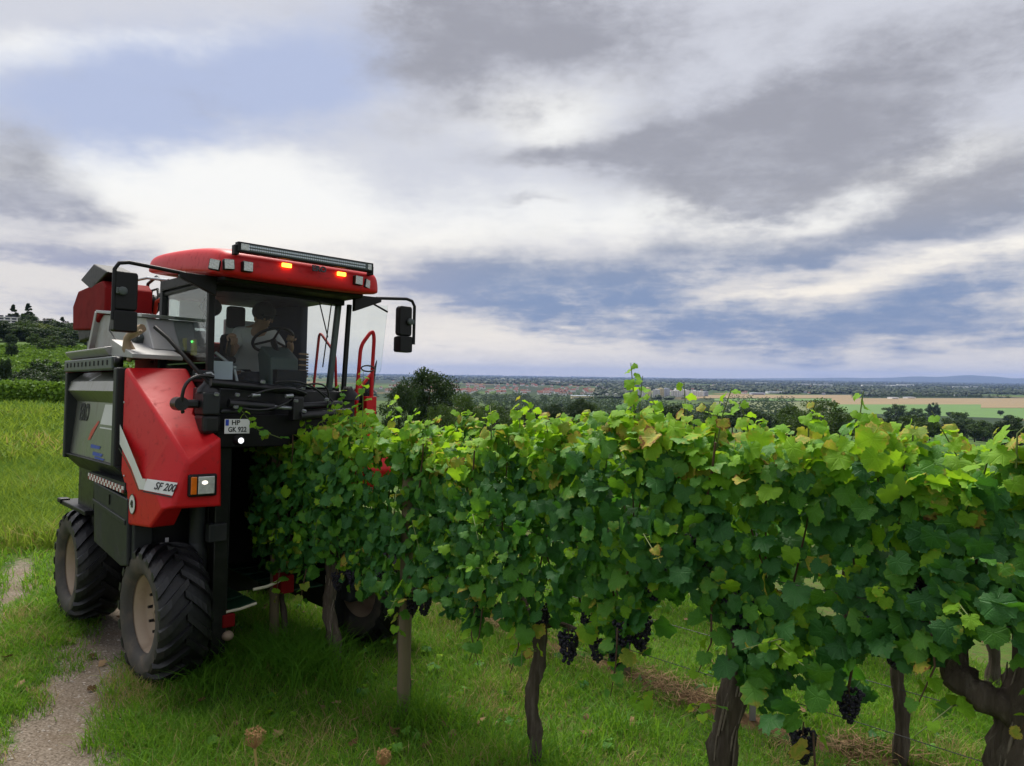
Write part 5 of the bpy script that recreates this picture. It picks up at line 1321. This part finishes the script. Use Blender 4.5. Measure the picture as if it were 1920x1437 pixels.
# ------------------------------------------------------------------ low weeds and fallen leaves
rs_ = np.random.RandomState(4); items = []; fallen = []
for _ in range(130):
    x, y = wedge(1, 4.2, 8.5, -34, 36); x, y = x[0], y[0]
    if row_off(x, y) > 3 or track_mask(x, y) > .15: continue
    for k in range(rs_.randint(3, 6)):
        a = rs_.rand() * 6.28; o_ = np.array([math.cos(a), math.sin(a), 0]); sz = .022 + .028 * rs_.rand()
        items.append((np.array([x, y, float(T(x, y)) + .03 + .04 * rs_.rand()]) + o_ * sz * .8, leaf_frame(UPV + o_ * .5 + rs_.randn(3) * .2, o_ + UPV * .25), sz, rs_.choice([0, 1, 1, 2]), rs_.randint(9)))
tag(link('low_weeds', joined_leaves(items, np.zeros(3))), 'small broad leaved weeds growing in the grass', 'weeds', kind='stuff')
for _ in range(150):
    x, y = wedge(1, 4.2, 9.5, -34, 36); x, y = x[0], y[0]; a = rs_.rand() * 6.28
    fallen.append((np.array([x, y, float(T(x, y)) - .05 * float(track_mask(x, y)) + (.03 if track_mask(x, y) > .3 else .05)]), leaf_frame(UPV + rs_.randn(3) * .35, np.array([math.cos(a), math.sin(a), 0.])), .03 + .03 * rs_.rand(), 3, rs_.randint(9)))
fm_ = joined_leaves(fallen, np.zeros(3)); fm_.materials.clear()
for _ in range(4): fm_.materials.append(M['straw'])
tag(link('fallen_leaves', fm_), 'dry brown fallen leaves scattered on grass and track', 'leaves', kind='stuff')
# ------------------------------------------------------------------ dried wild carrot heads in front of the camera
M['dry'] = pmat('dry_seed_head', (.30, .17, .07), .85, 0, .35, 60); M['drystem'] = pmat('dry_stem', (.34, .24, .08), .8, 0, .3, 30)
def carrot(name, head, foot, lab, sz):
    head, foot = Vector(head), Vector(foot); g = random.Random(int(sz * 1e5)); root = empty(name, foot); tag(root, lab, 'plant', 'dried wild carrot heads')
    top = head - foot; mb = MB(); mb.tube([(0, 0, 0), top * .5 + Vector((.012, 0, 0)), top - Vector((0, 0, sz * .55))], [.0045, .004, .0034], 8); mb.build('stem', M['drystem'], root)
    ray_ = MB(); tuft = MB()
    base = top - Vector((0, 0, sz * .55))
    for i in range(34):
        a = i * 2.4; rr = math.sqrt((i + .5) / 34); out_ = Vector((math.cos(a), math.sin(a), 0))
        mid = base + out_ * sz * .58 * rr + Vector((0, 0, sz * (.42 + .15 * (1 - rr)))); tip = base + out_ * sz * (.54 * rr) * g.uniform(.8, 1.1) + Vector((0, 0, sz * g.uniform(.72, 1.02)))
        ray_.tube([base, mid, tip], [.0009, .0008, .0006], 4, cap=False)
        for _ in range(9):
            d_ = Vector((g.gauss(0, 1), g.gauss(0, 1), g.gauss(.5, 1))).normalized() * sz * .13
            tuft.tube([tip, tip + d_], [.0007, .0003], 3, cap=False)
    ray_.build('umbel_rays', M['dry'], root); tuft.build('seed_tufts', M['dry'], root)
carrot('wild_carrot', (-.645, 1.9, 1.56), (-.60, 1.86, float(T(-.6, 1.86))), 'dried brown wild carrot head, the taller one, above the grass', .046)
carrot('wild_carrot', (-.315, 1.9, 1.515), (-.33, 1.92, float(T(-.33, 1.92))), 'dried brown wild carrot head, the lower one, above the grass', .038)
# ------------------------------------------------------------------ trees
def crown_arrays(seed, kind='round', clumps=40, per=95, leaf=.055):
    """unit tree: height 1, half width .5 at most"""
    g = np.random.RandomState(seed); cs = []
    while len(cs) < clumps:
        if kind == 'conifer':
            t = g.rand() ** .8; r_ = .30 * (1 - t) + .02; a = g.rand() * 6.283; cs.append((r_ * np.cos(a) * g.rand() ** .4, r_ * np.sin(a) * g.rand() ** .4, .12 + .86 * t, .07 * (1.2 - t)))
        else:
            p = g.randn(3); p /= np.linalg.norm(p); q = g.uniform(.55, 1.0)
            w = {'round': .40, 'tall': .27, 'wide': .50, 'bush': .48}[kind]; zc = {'round': .60, 'tall': .58, 'wide': .58, 'bush': .46}[kind]; zh = {'round': .34, 'tall': .38, 'wide': .32, 'bush': .44}[kind]
            cs.append((p[0] * w * q * g.uniform(.8, 1.1), p[1] * w * q * g.uniform(.8, 1.1), zc + p[2] * zh * q, g.uniform(.07, .13)))
    V_, F_, R_ = [], [], []
    cs = np.array(cs); n = clumps * per
    ci = np.repeat(np.arange(clumps), per); d_ = g.randn(n, 3); d_ /= np.linalg.norm(d_, axis=1)[:, None]
    c_ = cs[ci, :3] + d_ * (cs[ci, 3] * g.rand(n) ** .45)[:, None] * np.array([1.15, 1.15, .85])
    ax1 = g.randn(n, 3); ax1 /= np.linalg.norm(ax1, axis=1)[:, None]; ax2 = np.cross(ax1, d_); ax2 /= np.linalg.norm(ax2, axis=1)[:, None] + 1e-9
    sz = leaf * g.uniform(.5, 1.1, n)[:, None]
    v = np.stack([c_ - ax1 * sz * .5, c_ + ax2 * sz * .35, c_ + ax1 * sz * .5, c_ - ax2 * sz * .35], 1).reshape(-1, 3)
    f = np.arange(n * 4).reshape(-1, 4)
    tint = np.clip(.5 + .3 * g.randn(clumps), 0, 1)[ci] * .7 + .3 * g.rand(n)
    return v, f, np.repeat(tint, 4)
def tree_proto(seed, kind, mat, clumps=85, per=70, leaf=.062):
    v, f, r_ = crown_arrays(seed, kind, clumps, per, leaf); cm = np_mesh('crown', v, f, [M[mat]], {'rnd': r_})
    g = random.Random(seed); mb = MB(); mb.tube([(0, 0, -.05), (.01, 0, .2), (0, .01, .45), (.01, 0, .7)], [.03, .024, .018, .006], 8)
    for k in range(6):
        a = g.uniform(0, 6.28); z_ = g.uniform(.22, .5); w = .28 if kind != 'conifer' else .12
        mb.tube([(0, 0, z_), (math.cos(a) * w * .5, math.sin(a) * w * .5, z_ + .12), (math.cos(a) * w, math.sin(a) * w, z_ + .2)], [.012, .008, .003], 5)
    return mb.mesh('trunk', M['tree_bark']), cm
TP = {}
for i, (k, mt) in enumerate([('round', 'crown_dark'), ('round', 'crown_mid'), ('wide', 'crown_dark'), ('wide', 'crown_mid'), ('bush', 'crown_mid'), ('bush', 'crown_light'), ('tall', 'crown_mid'), ('conifer', 'crown_dark'), ('bush', 'crown_dark'), ('round', 'crown_light')]):
    TP[i] = tree_proto(100 + i, k, mt)
BIG = tree_proto(501, 'round', 'crown_dark', 95, 120, .035); BIG2 = tree_proto(502, 'bush', 'crown_dark', 90, 110, .035); BIG3 = tree_proto(503, 'bush', 'crown_mid', 90, 110, .035)
def tree(pr, x, y, h, w, lab, grp=None, name='tree', cat='tree', z=None):
    root = empty(name, (x, y, float(T(x, y)) if z is None else z)); tag(root, lab, cat, grp)
    for nm, me in zip(('trunk', 'crown'), pr):
        o = link(nm, me, root)
    root.scale = (w, w, h); root.rotation_euler = (0, 0, random.uniform(0, 6.28)); return root
def at(px, r):     # a ground point in the direction of picture column px, r metres off
    q = (px - 960) / 1400; a = math.atan(q); return r * math.sin(a), r * math.cos(a)
def htop(px, py, r, z):   # height a thing at r needs to reach picture row py
    hor = 703 + (px - 960) * .0138; a = math.atan((px - 960) / 1400)
    return 2.5 + (hor - py) / 1400 * r * math.cos(a) - z
def tree_px(pr, px, r, ytop, wpx, lab, grp=None, **k):
    x, y = at(px, r); z = float(T(x, y)); h = max(htop(px, ytop, r, z), 2.0)
    w = wpx / 1400 * r * math.cos(math.atan((px - 960) / 1400)) / .80
    return tree(pr, x, y, h * 1.05, w, lab, grp, **k)
tree_px(BIG, 805, 118, 688, 108, 'big dark round tree, the tallest beyond the vines, beside the harvester')
tree_px(BIG2, 748, 105, 702, 60, 'dark bushy tree left of the tallest round tree')
tree_px(BIG3, 868, 100, 730, 76, 'bushy green tree right of the tallest dark tree')
tree_px(BIG3, 828, 92, 752, 60, 'low green bush below the tallest dark tree')
tree_px(BIG3, 925, 150, 752, 80, 'wide green tree behind the bushy tree beyond the vines')
tree_px(BIG2, 985, 170, 758, 70, 'dark bushy tree farther along beyond the vines')
tree_px(BIG, 1038, 260, 756, 42, 'dark single tree standing in the meadow below, the narrower one', 'single trees in the meadow below')
tree_px(BIG, 1090, 250, 745, 50, 'dark single tree standing in the meadow below, the broader one', 'single trees in the meadow below')
tree_px(TP[5], 1072, 240, 782, 36, 'pale green bush at the foot of the meadow trees', cat='bush', name='bush')
tree_px(BIG3, 1545, 190, 742, 116, 'broad dark green tree in front of the tan fields')
tree_px(TP[3], 1490, 230, 756, 50, 'small round tree beside the broad green tree')
tree_px(TP[4], 1680, 1350, 756, 38, 'round green tree at the edge of the bright green field, larger one')
tree_px(TP[8], 1752, 1560, 754, 20, 'small dark tree alone in the bright green field')
tree_px(TP[4], 1718, 1320, 764, 34, 'round green tree near the bright green field, smaller one')
tree_px(TP[4], 1800, 900, 770, 50, 'grey green bush in front of the bright green field', cat='bush', name='bush')
g = random.Random(5)
for k in range(110):
    px = g.uniform(845, 1560) if k < 85 else g.uniform(1560, 1960); r = g.uniform(300, 950)
    base = 703 + (px - 960) * .0138
    yt = base + (g.uniform(46, 66) if px < 1500 else g.uniform(58, 80))
    x, y = at(px, r); z = float(T(x, y)); h = htop(px, yt, r, z)
    h = min(max(h, 5), 17)
    tree(TP[g.choice([0, 1, 2, 3, 8, 8, 6, 4])], x, y, h, h * g.uniform(.9, 1.4), 'dark green tree of the wooded slope between vineyard and town', 'trees on the wooded slope')
# hedgerows farther down, right of the town
for k in range(50):
    px = g.uniform(870, 1960); r = g.uniform(1000, 1900); x, y = at(px, r); h = g.uniform(8, 15)
    tree(TP[g.choice([0, 2, 3, 8])], x, y, h, h * g.uniform(1.1, 1.8), 'dark tree of the hedgerows at the edge of the plain', 'trees of the hedgerows')
# ------------------------------------------------------------------ the hill on the left
hill = [(8, 470, 606, 40, 0), (30, 480, 588, 34, 8), (24, 470, 574, 44, 7), (52, 476, 572, 52, 7), (52, 470, 590, 40, 0), (75, 480, 600, 40, 2), (92, 476, 597, 18, 8), (116, 480, 596, 40, 7), (105, 470, 606, 30, 0), (132, 470, 608, 30, 0), (150, 470, 606, 30, 2),
        (20, 400, 624, 46, 4), (40, 395, 612, 40, 9), (75, 400, 608, 46, 9), (100, 400, 612, 50, 0), (130, 395, 618, 44, 0), (5, 390, 615, 40, 0), (64, 345, 624, 22, 4), (20, 340, 626, 22, 0), (100, 350, 628, 34, 4), (125, 345, 634, 30, 8), (22, 300, 640, 18, 8), (84, 330, 636, 30, 4),
        (82, 215, 672, 56, 8), (105, 205, 690, 40, 4), (60, 185, 700, 66, 8), (10, 190, 672, 24, 0), (30, 150, 708, 50, 0), (85, 140, 716, 40, 8), (118, 150, 708, 30, 4), (2, 150, 708, 30, 8), (120, 120, 722, 40, 4), (90, 70, 737, 30, 4), (60, 160, 705, 40, 8)]
for k, (px, r, yt, wpx, pi) in enumerate(hill):
    lab = ('pointed dark conifer on the skyline of the left hill' if pi == 7 else 'yellow green tree halfway up the left hill' if pi == 9 else 'dark leafy tree on the left hill side')
    tree_px(TP[pi], px, r, yt, wpx, lab, {7: 'conifers on the hill skyline', 9: 'yellow green trees on the hill'}.get(pi, 'trees on the left hill'))
g = random.Random(77)
for k in range(85):
    px = g.uniform(-40, 190) if k < 55 else g.uniform(190, 430); r = g.uniform(380, 500); x, y = at(px, r); h = g.uniform(5, 9.5)
    tree(TP[g.choice([0, 0, 2, 8, 8, 4, 1])], x, y, h, h * g.uniform(1.0, 1.5), 'dark leafy tree on the left hill side', 'trees on the left hill')
for k in range(36):
    px = g.uniform(-40, 190) if k < 24 else g.uniform(190, 430); r = g.uniform(120, 230); x, y = at(px, r); h = g.uniform(2.5, 5)
    tree(TP[g.choice([8, 4, 8, 0])], x, y, h, h * g.uniform(1.2, 1.9), 'rounded dark shrub on the lower slope of the left hill', 'shrubs on the left hill', name='shrub', cat='shrub')
# vine rows on the hill and at its foot
rh = np.random.RandomState(9)
def hedge(px0, px1, r0, r1, h, w, n, size):
    t = rh.rand(n); px = px0 + (px1 - px0) * t; r = r0 + (r1 - r0) * t; a = np.arctan((px - 960) / 1400)
    x = r * np.sin(a) + rh.randn(n) * w * .5; y = r * np.cos(a) + rh.randn(n) * w * .5; z = T(x, y) + h * (.15 + .85 * rh.rand(n)) + .25 * h * (fbm(x * .5, y * .5) - .5)
    a1 = rh.randn(n, 3); a1 /= np.linalg.norm(a1, axis=1)[:, None]; a2 = np.cross(a1, rh.randn(n, 3)); a2 /= np.linalg.norm(a2, axis=1)[:, None]
    c_ = np.stack([x, y, z], -1); s_ = size * rh.uniform(.5, 1.1, n)[:, None]
    v = np.stack([c_ - a1 * s_, c_ + a2 * s_ * .8, c_ + a1 * s_, c_ - a2 * s_ * .8], 1).reshape(-1, 3)
    return v, np.arange(n * 4).reshape(-1, 4), np.repeat(np.clip(rh.rand(n) * .7 + .3 * (z - T(x, y)) / h, 0, 1), 4)
hs = []
for k, r in enumerate(np.linspace(225, 340, 20)): hs.append(hedge(-60, 420, r, r + 20 + 3 * math.sin(k), 1.9, .7, 1700, .5))
for k, r in enumerate(np.linspace(172, 215, 7)): hs.append(hedge(-60, 420, r, r + 9, 1.9, .7, 1400, .4))
v, f, r_ = join(hs); tag(link('hillside_vineyard', np_mesh('hillside_vineyard', v, f, [M['hedge']], {'rnd': r_})), 'rows of vines on the terraces of the left hill', 'vineyard', kind='stuff')
hs = [hedge(-60, 75, 66, 62, 2.1, .5, 3200, .14), hedge(-60, 124, 57, 50, 1.5, .5, 3600, .13), hedge(-60, 420, 75, 71, 2.4, .6, 5400, .16)]
v, f, r_ = join(hs); tag(link('vine_hedge', np_mesh('vine_hedge', v, f, [M['hedge']], {'rnd': r_})), 'bright green vine rows at the far edge of the meadow', 'vineyard', kind='stuff')
# ------------------------------------------------------------------ houses
M['wall_w'] = pmat('white_render', (.85, .84, .81), .8, 0, .08, .05); M['wall_c'] = pmat('cream_render', (.78, .68, .42), .8, 0, .08, .05); M['wall_g'] = pmat('grey_render', (.48, .52, .62), .8, 0, .08, .05)
M['roof_r'] = pmat('red_roof_tiles', (.21, .075, .055), .85, 0, .25, .1); M['roof_b'] = pmat('brown_roof_tiles', (.13, .06, .045), .85, 0, .25, .1); M['roof_d'] = pmat('dark_roof', (.06, .06, .07), .7, 0, .2, .1); M['pane'] = pmat('window_pane', (.03, .04, .06), .1, 0, .1)
M['lgreen'] = pmat('stubble', (.20, .145, .07), .95, 0, .2, .01); M['field_g'] = pmat('field_green', (.075, .155, .028), .95, 0, .15, .01); M['field_d'] = pmat('field_dull', (.10, .12, .04), .95, 0, .2, .01)
def house_mesh(w, d_, h, rh_, wm, rm):
    mb = MB(); mb.box((-w / 2, -d_ / 2, -2), (w / 2, d_ / 2, h))
    mb.add([(-w / 2 - .4, -d_ / 2 - .5, h - .3), (w / 2 + .4, -d_ / 2 - .5, h - .3), (w / 2 + .4, 0, h + rh_), (-w / 2 - .4, 0, h + rh_), (-w / 2 - .4, d_ / 2 + .5, h - .3), (w / 2 + .4, d_ / 2 + .5, h - .3)], [(0, 1, 2, 3), (3, 2, 5, 4), (0, 3, 4), (1, 5, 2)], 1)
    for i in range(3):
        for j in range(2): mb.box((-w / 2 + w * (i + .5) / 3 - .6, -d_ / 2 - .06, 1 + j * 2.8), (-w / 2 + w * (i + .5) / 3 + .6, -d_ / 2 + .05, 2.5 + j * 2.8), 2)
    mb.box((w * .2, .4, h + rh_ * .4), (w * .2 + .9, 1.3, h + rh_ + .8), 0)
    return mb.mesh('house', [M[wm], M[rm], M['pane']])
HMs = [house_mesh(12, 9, 6, 4.5, 'wall_w', 'roof_r'), house_mesh(16, 10, 7, 5, 'wall_w', 'roof_r'), house_mesh(11, 9, 6, 5, 'wall_c', 'roof_b'), house_mesh(20, 10, 6, 4, 'wall_w', 'roof_b'), house_mesh(13, 9, 7, 4, 'wall_g', 'roof_d')]
def ground_px(px, py):
    hor = 703 + (px - 960) * .0138; y = 72.0 * 1400 / (py - hor); return (px - 960) / 1400 * y, y
g = random.Random(31)
RED = 'small house with reddish roof in the distant town on the plain'
for k in range(270):
    if k < 200: px = g.choice([g.uniform(700, 1120), g.gauss(960, 70), g.gauss(1040, 60), g.uniform(690, 900)])
    else: px = g.uniform(1120, 1560)
    hor = 703 + (px - 960) * .0138
    py = hor + (g.uniform(15, 37) if k < 200 else g.uniform(14, 30)); x, y = ground_px(px, py)
    kind = g.choice([0, 0, 1, 1, 3]) if k < 200 else g.choice([2, 3, 4, 0])
    o = link('house', HMs[kind]); o.location = (x, y, -70); o.rotation_euler = (0, 0, g.choice([0, .4, -.3, 1.4, .2]) + g.uniform(-.2, .2)); sc_ = g.uniform(.75, 1.35); o.scale = (sc_ * 1.1, sc_, sc_)
    tag(o, RED, 'house', 'houses of the distant town')
# apartment blocks
def block_mesh(w, d_, fl, wm):
    mb = MB(); h = fl * 2.9; mb.box((-w / 2, -d_ / 2, -2), (w / 2, d_ / 2, h)); mb.box((-w * .2, -d_ * .25, h), (w * .15, d_ * .25, h + 2.2))
    for j in range(fl):
        for i in range(5): mb.box((-w / 2 + w * (i + .5) / 5 - 1.4, -d_ / 2 - .1, j * 2.9 + .9), (-w / 2 + w * (i + .5) / 5 + 1.4, -d_ / 2 + .1, j * 2.9 + 2.3), 1)
        mb.box((-w * .12, -d_ / 2 - 1.2, j * 2.9), (w * .12, -d_ / 2, j * 2.9 + .9), 0)
    return mb.mesh('apartment_block', [M[wm], M['pane']])
BL = [block_mesh(22, 12, 8, 'wall_w'), block_mesh(26, 12, 7, 'wall_w'), block_mesh(18, 12, 9, 'wall_c'), block_mesh(20, 12, 8, 'wall_g')]
for k, (px, b_, sc_) in enumerate([(1196, 0, 1), (1208, 1, .95), (1219, 2, 1), (1231, 0, .95), (1242, 2, .95), (1254, 3, 1.05), (1266, 1, .95), (1276, 0, 1.1), (1290, 1, 1.0), (1303, 1, .9), (1316, 1, .8), (1330, 3, .7), (1155, 1, .45), (1140, 1, .4)]):
    x, y = ground_px(px, 744); o = link('apartment_block', BL[b_]); o.location = (x, y + (k % 3) * 25, -70); o.rotation_euler = (0, 0, .15 * ((k * 7) % 3 - 1)); sc_ *= 1.2; o.scale = (sc_, sc_, sc_)
    tag(o, 'pale apartment block of the white estate beyond the town', 'building', 'apartment blocks of the white estate')
def hall(px, py, w, h, lab, m_='wall_w', grp=None):
    x, y = ground_px(px, py); mb = MB(); mb.box((-w / 2, -18, -2), (w / 2, 18, h)); mb.box((-w / 2 - .5, -18.5, h), (w / 2 + .5, 18.5, h + .8), 1); mb.box((-w * .4, -18.2, 1), (w * .4, -17.9, h * .45), 2)
    o = mb.build('hall', [M[m_], M['wall_g'], M['pane']]); o.location = (x, y, -70); tag(o, lab, 'building', grp)
hall(1092, 748, 70, 10, 'long cream hall at the near edge of the town', 'wall_c'); hall(1455, 738, 90, 9, 'long white greenhouse hall behind the broad tree'); hall(1420, 740, 60, 8, 'grey farm hall beside the white greenhouse', 'wall_g'); hall(1675, 748, 26, 6, 'small white barn at the tan field, left one'); hall(1705, 747, 32, 5, 'small white barn at the tan field, right one'); hall(1795, 743, 26, 6, 'little pale shed among trees beyond the tan field')
for k in range(16):
    px = g.uniform(1330, 1915) if k < 13 else g.uniform(760, 1200); hor = 703 + (px - 960) * .0138
    hall(px, hor + g.uniform(7.5, 14), g.uniform(60, 200), g.uniform(10, 24), 'far white building on the hazy plain', 'wall_w', 'far white buildings on the plain')
# villas on the left hill
def villa(px, r, py, w, h, lab, fl=2):
    x, y = at(px, r); mb = MB(); z0 = 2.5 + (703 + (px - 960) * .0138 - py) / 1400 * r * math.cos(math.atan((px - 960) / 1400))
    root = empty('villa', (x, y, z0)); tag(root, lab, 'house'); root.rotation_euler = (0, 0, .55); root.scale = (.45, .45, .45)
    m1 = MB(); m1.box((-w / 2, -5, -6), (w / 2, 5, h)); m1.build('wall', M['wall_w'], root)
    m2 = MB(); m2.box((-w / 2 - .6, -5.6, h), (w / 2 + .6, 5.6, h + .35)); m2.build('roof', M['wall_w'] if fl > 2 else M['roof_r'], root)
    for j in range(fl):
        for i in range(3): m3 = MB(); m3.box((-w / 2 + w * (i + .5) / 3 - w * .12, -5.08, j * 2.9 + .7), (-w / 2 + w * (i + .5) / 3 + w * .12, -4.9, j * 2.9 + 2.4)); m3.build('window', M['pane'], root)
        m4 = MB(); m4.box((-w * .45, -6.2, j * 2.9 - .15), (w * .45, -5, j * 2.9)); m4.build('balcony', M['wall_w'], root)
villa(14, 452, 606, 18, 6.2, 'white flat roofed villa among trees on the hill skyline', 3); villa(2, 420, 617, 8, 4.5, 'small white house below the villa on the hill'); villa(88, 478, 606, 9, 4, 'pale house half hidden by skyline trees on the hill'); villa(122, 474, 611, 7, 4, 'little white house at the right end of the hill skyline')
villa(36, 250, 697, 5, 1.6, 'pale garden hut between shrubs on the lower hill', 1)
# ------------------------------------------------------------------ fields on the plain
def field_px(x0, x1, y0, y1, mat, lab, k):
    mb = MB(); P = [ground_px(x0, y1), ground_px(x1, y1 + (x1 - x0) * .0), ground_px(x1, y0), ground_px(x0, y0)]
    zz = -69.2 + .25 * k; mb.add([(p[0], p[1], zz) for p in P] + [(p[0], p[1], zz - 1.5) for p in P], [(0, 1, 2, 3), (0, 4, 5, 1), (1, 5, 6, 2), (2, 6, 7, 3), (3, 7, 4, 0)]); o = mb.build('field', M[mat]); tag(o, lab, 'field', kind='structure')
for k, a in enumerate([(1560, 1960, 747, 760, 'lgreen', 'tan stubble field in front of the far woods'), (1290, 1600, 741, 747, 'lgreen', 'narrow tan field near the white greenhouse'), (1490, 1980, 759, 800, 'field_g', 'bright green field below the tan stubble'), (1340, 1560, 748, 752, 'field_g', 'thin green field strip'), (1340, 1560, 754, 775, 'field_d', 'dull green field beside the broad tree'), (1840, 2000, 758, 766, 'lgreen', 'tan field corner at the right')]): field_px(*a, k)
# ------------------------------------------------------------------ woods and suburbs of the plain
rw = np.random.RandomState(21); n = 34000
px = rw.uniform(-350, 2300, n); hor = 703 + (px - 960) * .0138; py = hor + 2.6 + 40 * rw.rand(n) ** 1.9
yy = 72.0 * 1400 / (py - hor); xx = (px - 960) / 1400 * yy
dens = fbm(xx * .0011, yy * .0006, 4); inf = np.zeros(n, bool)
for a in ((1560, 1960, 744, 800), (1290, 1600, 739, 748), (1340, 1560, 746, 780)): inf |= (px > a[0]) & (px < a[1]) & (py > a[2]) & (py < a[3])
town = (px > 700) & (px < 1120) & (py - hor > 13)
ok = (dens > np.where(town, .53, .37)) & ~inf; xx, yy = xx[ok], yy[ok]; n = len(xx)
hgt = rw.uniform(7, 16, n) * (1 + yy / 20000); wid = hgt * rw.uniform(.8, 2.2, n)
ico = []
t_ = (1 + 5 ** .5) / 2
ico_v = np.array([[-1, t_, 0], [1, t_, 0], [-1, -t_, 0], [1, -t_, 0], [0, -1, t_], [0, 1, t_], [0, -1, -t_], [0, 1, -t_], [t_, 0, -1], [t_, 0, 1], [-t_, 0, -1], [-t_, 0, 1]]) / 1.9
ico_f = np.array([[0, 11, 5], [0, 5, 1], [0, 1, 7], [0, 7, 10], [0, 10, 11], [1, 5, 9], [5, 11, 4], [11, 10, 2], [10, 7, 6], [7, 1, 8], [3, 9, 4], [3, 4, 2], [3, 2, 6], [3, 6, 8], [3, 8, 9], [4, 9, 5], [2, 4, 11], [6, 2, 10], [8, 6, 7], [9, 8, 1]])
v = ico_v[None] * rw.uniform(.7, 1.3, (n, 12, 1)) * np.stack([wid * .6, wid * .6, hgt * .55], -1)[:, None] + np.stack([xx, yy, -70 + hgt * .45], -1)[:, None]
f = (ico_f[None] + np.arange(n)[:, None, None] * 12).reshape(-1, 3)
tag(link('far_woods', np_mesh('far_woods', v.reshape(-1, 3), f, [M['crown_dark']], {'rnd': np.repeat(rw.rand(n), 12)})), 'dark woods and hedges scattered over the hazy plain', 'woods', kind='stuff')
# the wooded belt between slope and town: leafy crowns joined into one mass
cv, cf, cr_ = crown_arrays(900, 'bush', 9, 11, .20); n = 2600
px = rw.uniform(690, 1960, n); hor = 703 + (px - 960) * .0138; py = hor + np.where(px < 1490, 33 + 42 * rw.rand(n) ** 1.2, 30 + 14 * rw.rand(n) ** 2)
yy = 72.0 * 1400 / (py - hor); xx = (px - 960) / 1400 * yy; dens = fbm(xx * .004, yy * .002, 3)
inf = np.zeros(n, bool)
for a in ((1560, 1960, 746, 800), (1290, 1600, 740, 747.5), (1490, 1560, 747, 780)): inf |= (px > a[0]) & (px < a[1]) & (py > a[2]) & (py < a[3])
town = (py - hor < 38) & (px < 1180)
ok = (dens > np.where(town, .52, .36)) & ~inf; xx, yy = xx[ok], yy[ok]; n = len(xx); hg = rw.uniform(9, 17, n); wd = hg * rw.uniform(1.0, 1.9, n); a_ = rw.rand(n) * 6.28
c_, s_ = np.cos(a_)[:, None], np.sin(a_)[:, None]
v = np.stack([(cv[None, :, 0] * c_ - cv[None, :, 1] * s_) * wd[:, None] + xx[:, None], (cv[None, :, 0] * s_ + cv[None, :, 1] * c_) * wd[:, None] + yy[:, None], cv[None, :, 2] * hg[:, None] + T(xx, yy)[:, None] - 1], -1).reshape(-1, 3)
f = (cf[None] + np.arange(n)[:, None, None] * len(cv)).reshape(-1, 4)
tag(link('wooded_belt', np_mesh('wooded_belt', v, f, [M['crown_mid']], {'rnd': (cr_[None] * .5 + rw.rand(n, 1) * .5).ravel()})), 'wooded belt of dark trees between the slope and the town', 'woods', kind='stuff')
# far mountains on the horizon
am = np.radians(np.linspace(14, 70, 160)); hh = 60 + 330 * np.clip((np.degrees(am) - 15) / 22, 0, 1) * (.45 + .9 * fbm(np.degrees(am) * .35, np.zeros(160), 5)); hh = np.clip(hh - 40, 5, 400)
r0 = 37000
v = np.concatenate([np.stack([r0 * np.sin(am), r0 * np.cos(am), np.full(160, -72.)], -1), np.stack([(r0 + 900) * np.sin(am), (r0 + 900) * np.cos(am), -70 + hh], -1), np.stack([(r0 + 2500) * np.sin(am), (r0 + 2500) * np.cos(am), np.full(160, -72.)], -1)])
i = np.arange(159); f = np.concatenate([np.stack([i, i + 1, i + 161, i + 160], -1), np.stack([i + 160, i + 161, i + 321, i + 320], -1)])
tag(link('hills', np_mesh('hills', v, f, [pmat('far_forest', (.02, .035, .018), .95, 0, .3, .001)], smooth=True)), 'low blue mountains on the horizon', 'hills', kind='structure')
# ------------------------------------------------------------------ the air
m, nt, out = new_mat('haze_air')
pv_ = nt.nodes.new('ShaderNodeVolumePrincipled'); pv_.inputs['Color'].default_value = (.36, .50, .90, 1); pv_.inputs['Density'].default_value = HAZE; pv_.inputs['Anisotropy'].default_value = 0
nt.links.new(pv_.outputs[0], out.inputs['Volume'])
mb = MB(); mb.box((-43000, -43000, -75), (43000, 43000, 420)); tag(mb.build('haze', m), 'thin blue summer haze over the plain', 'haze', kind='stuff')
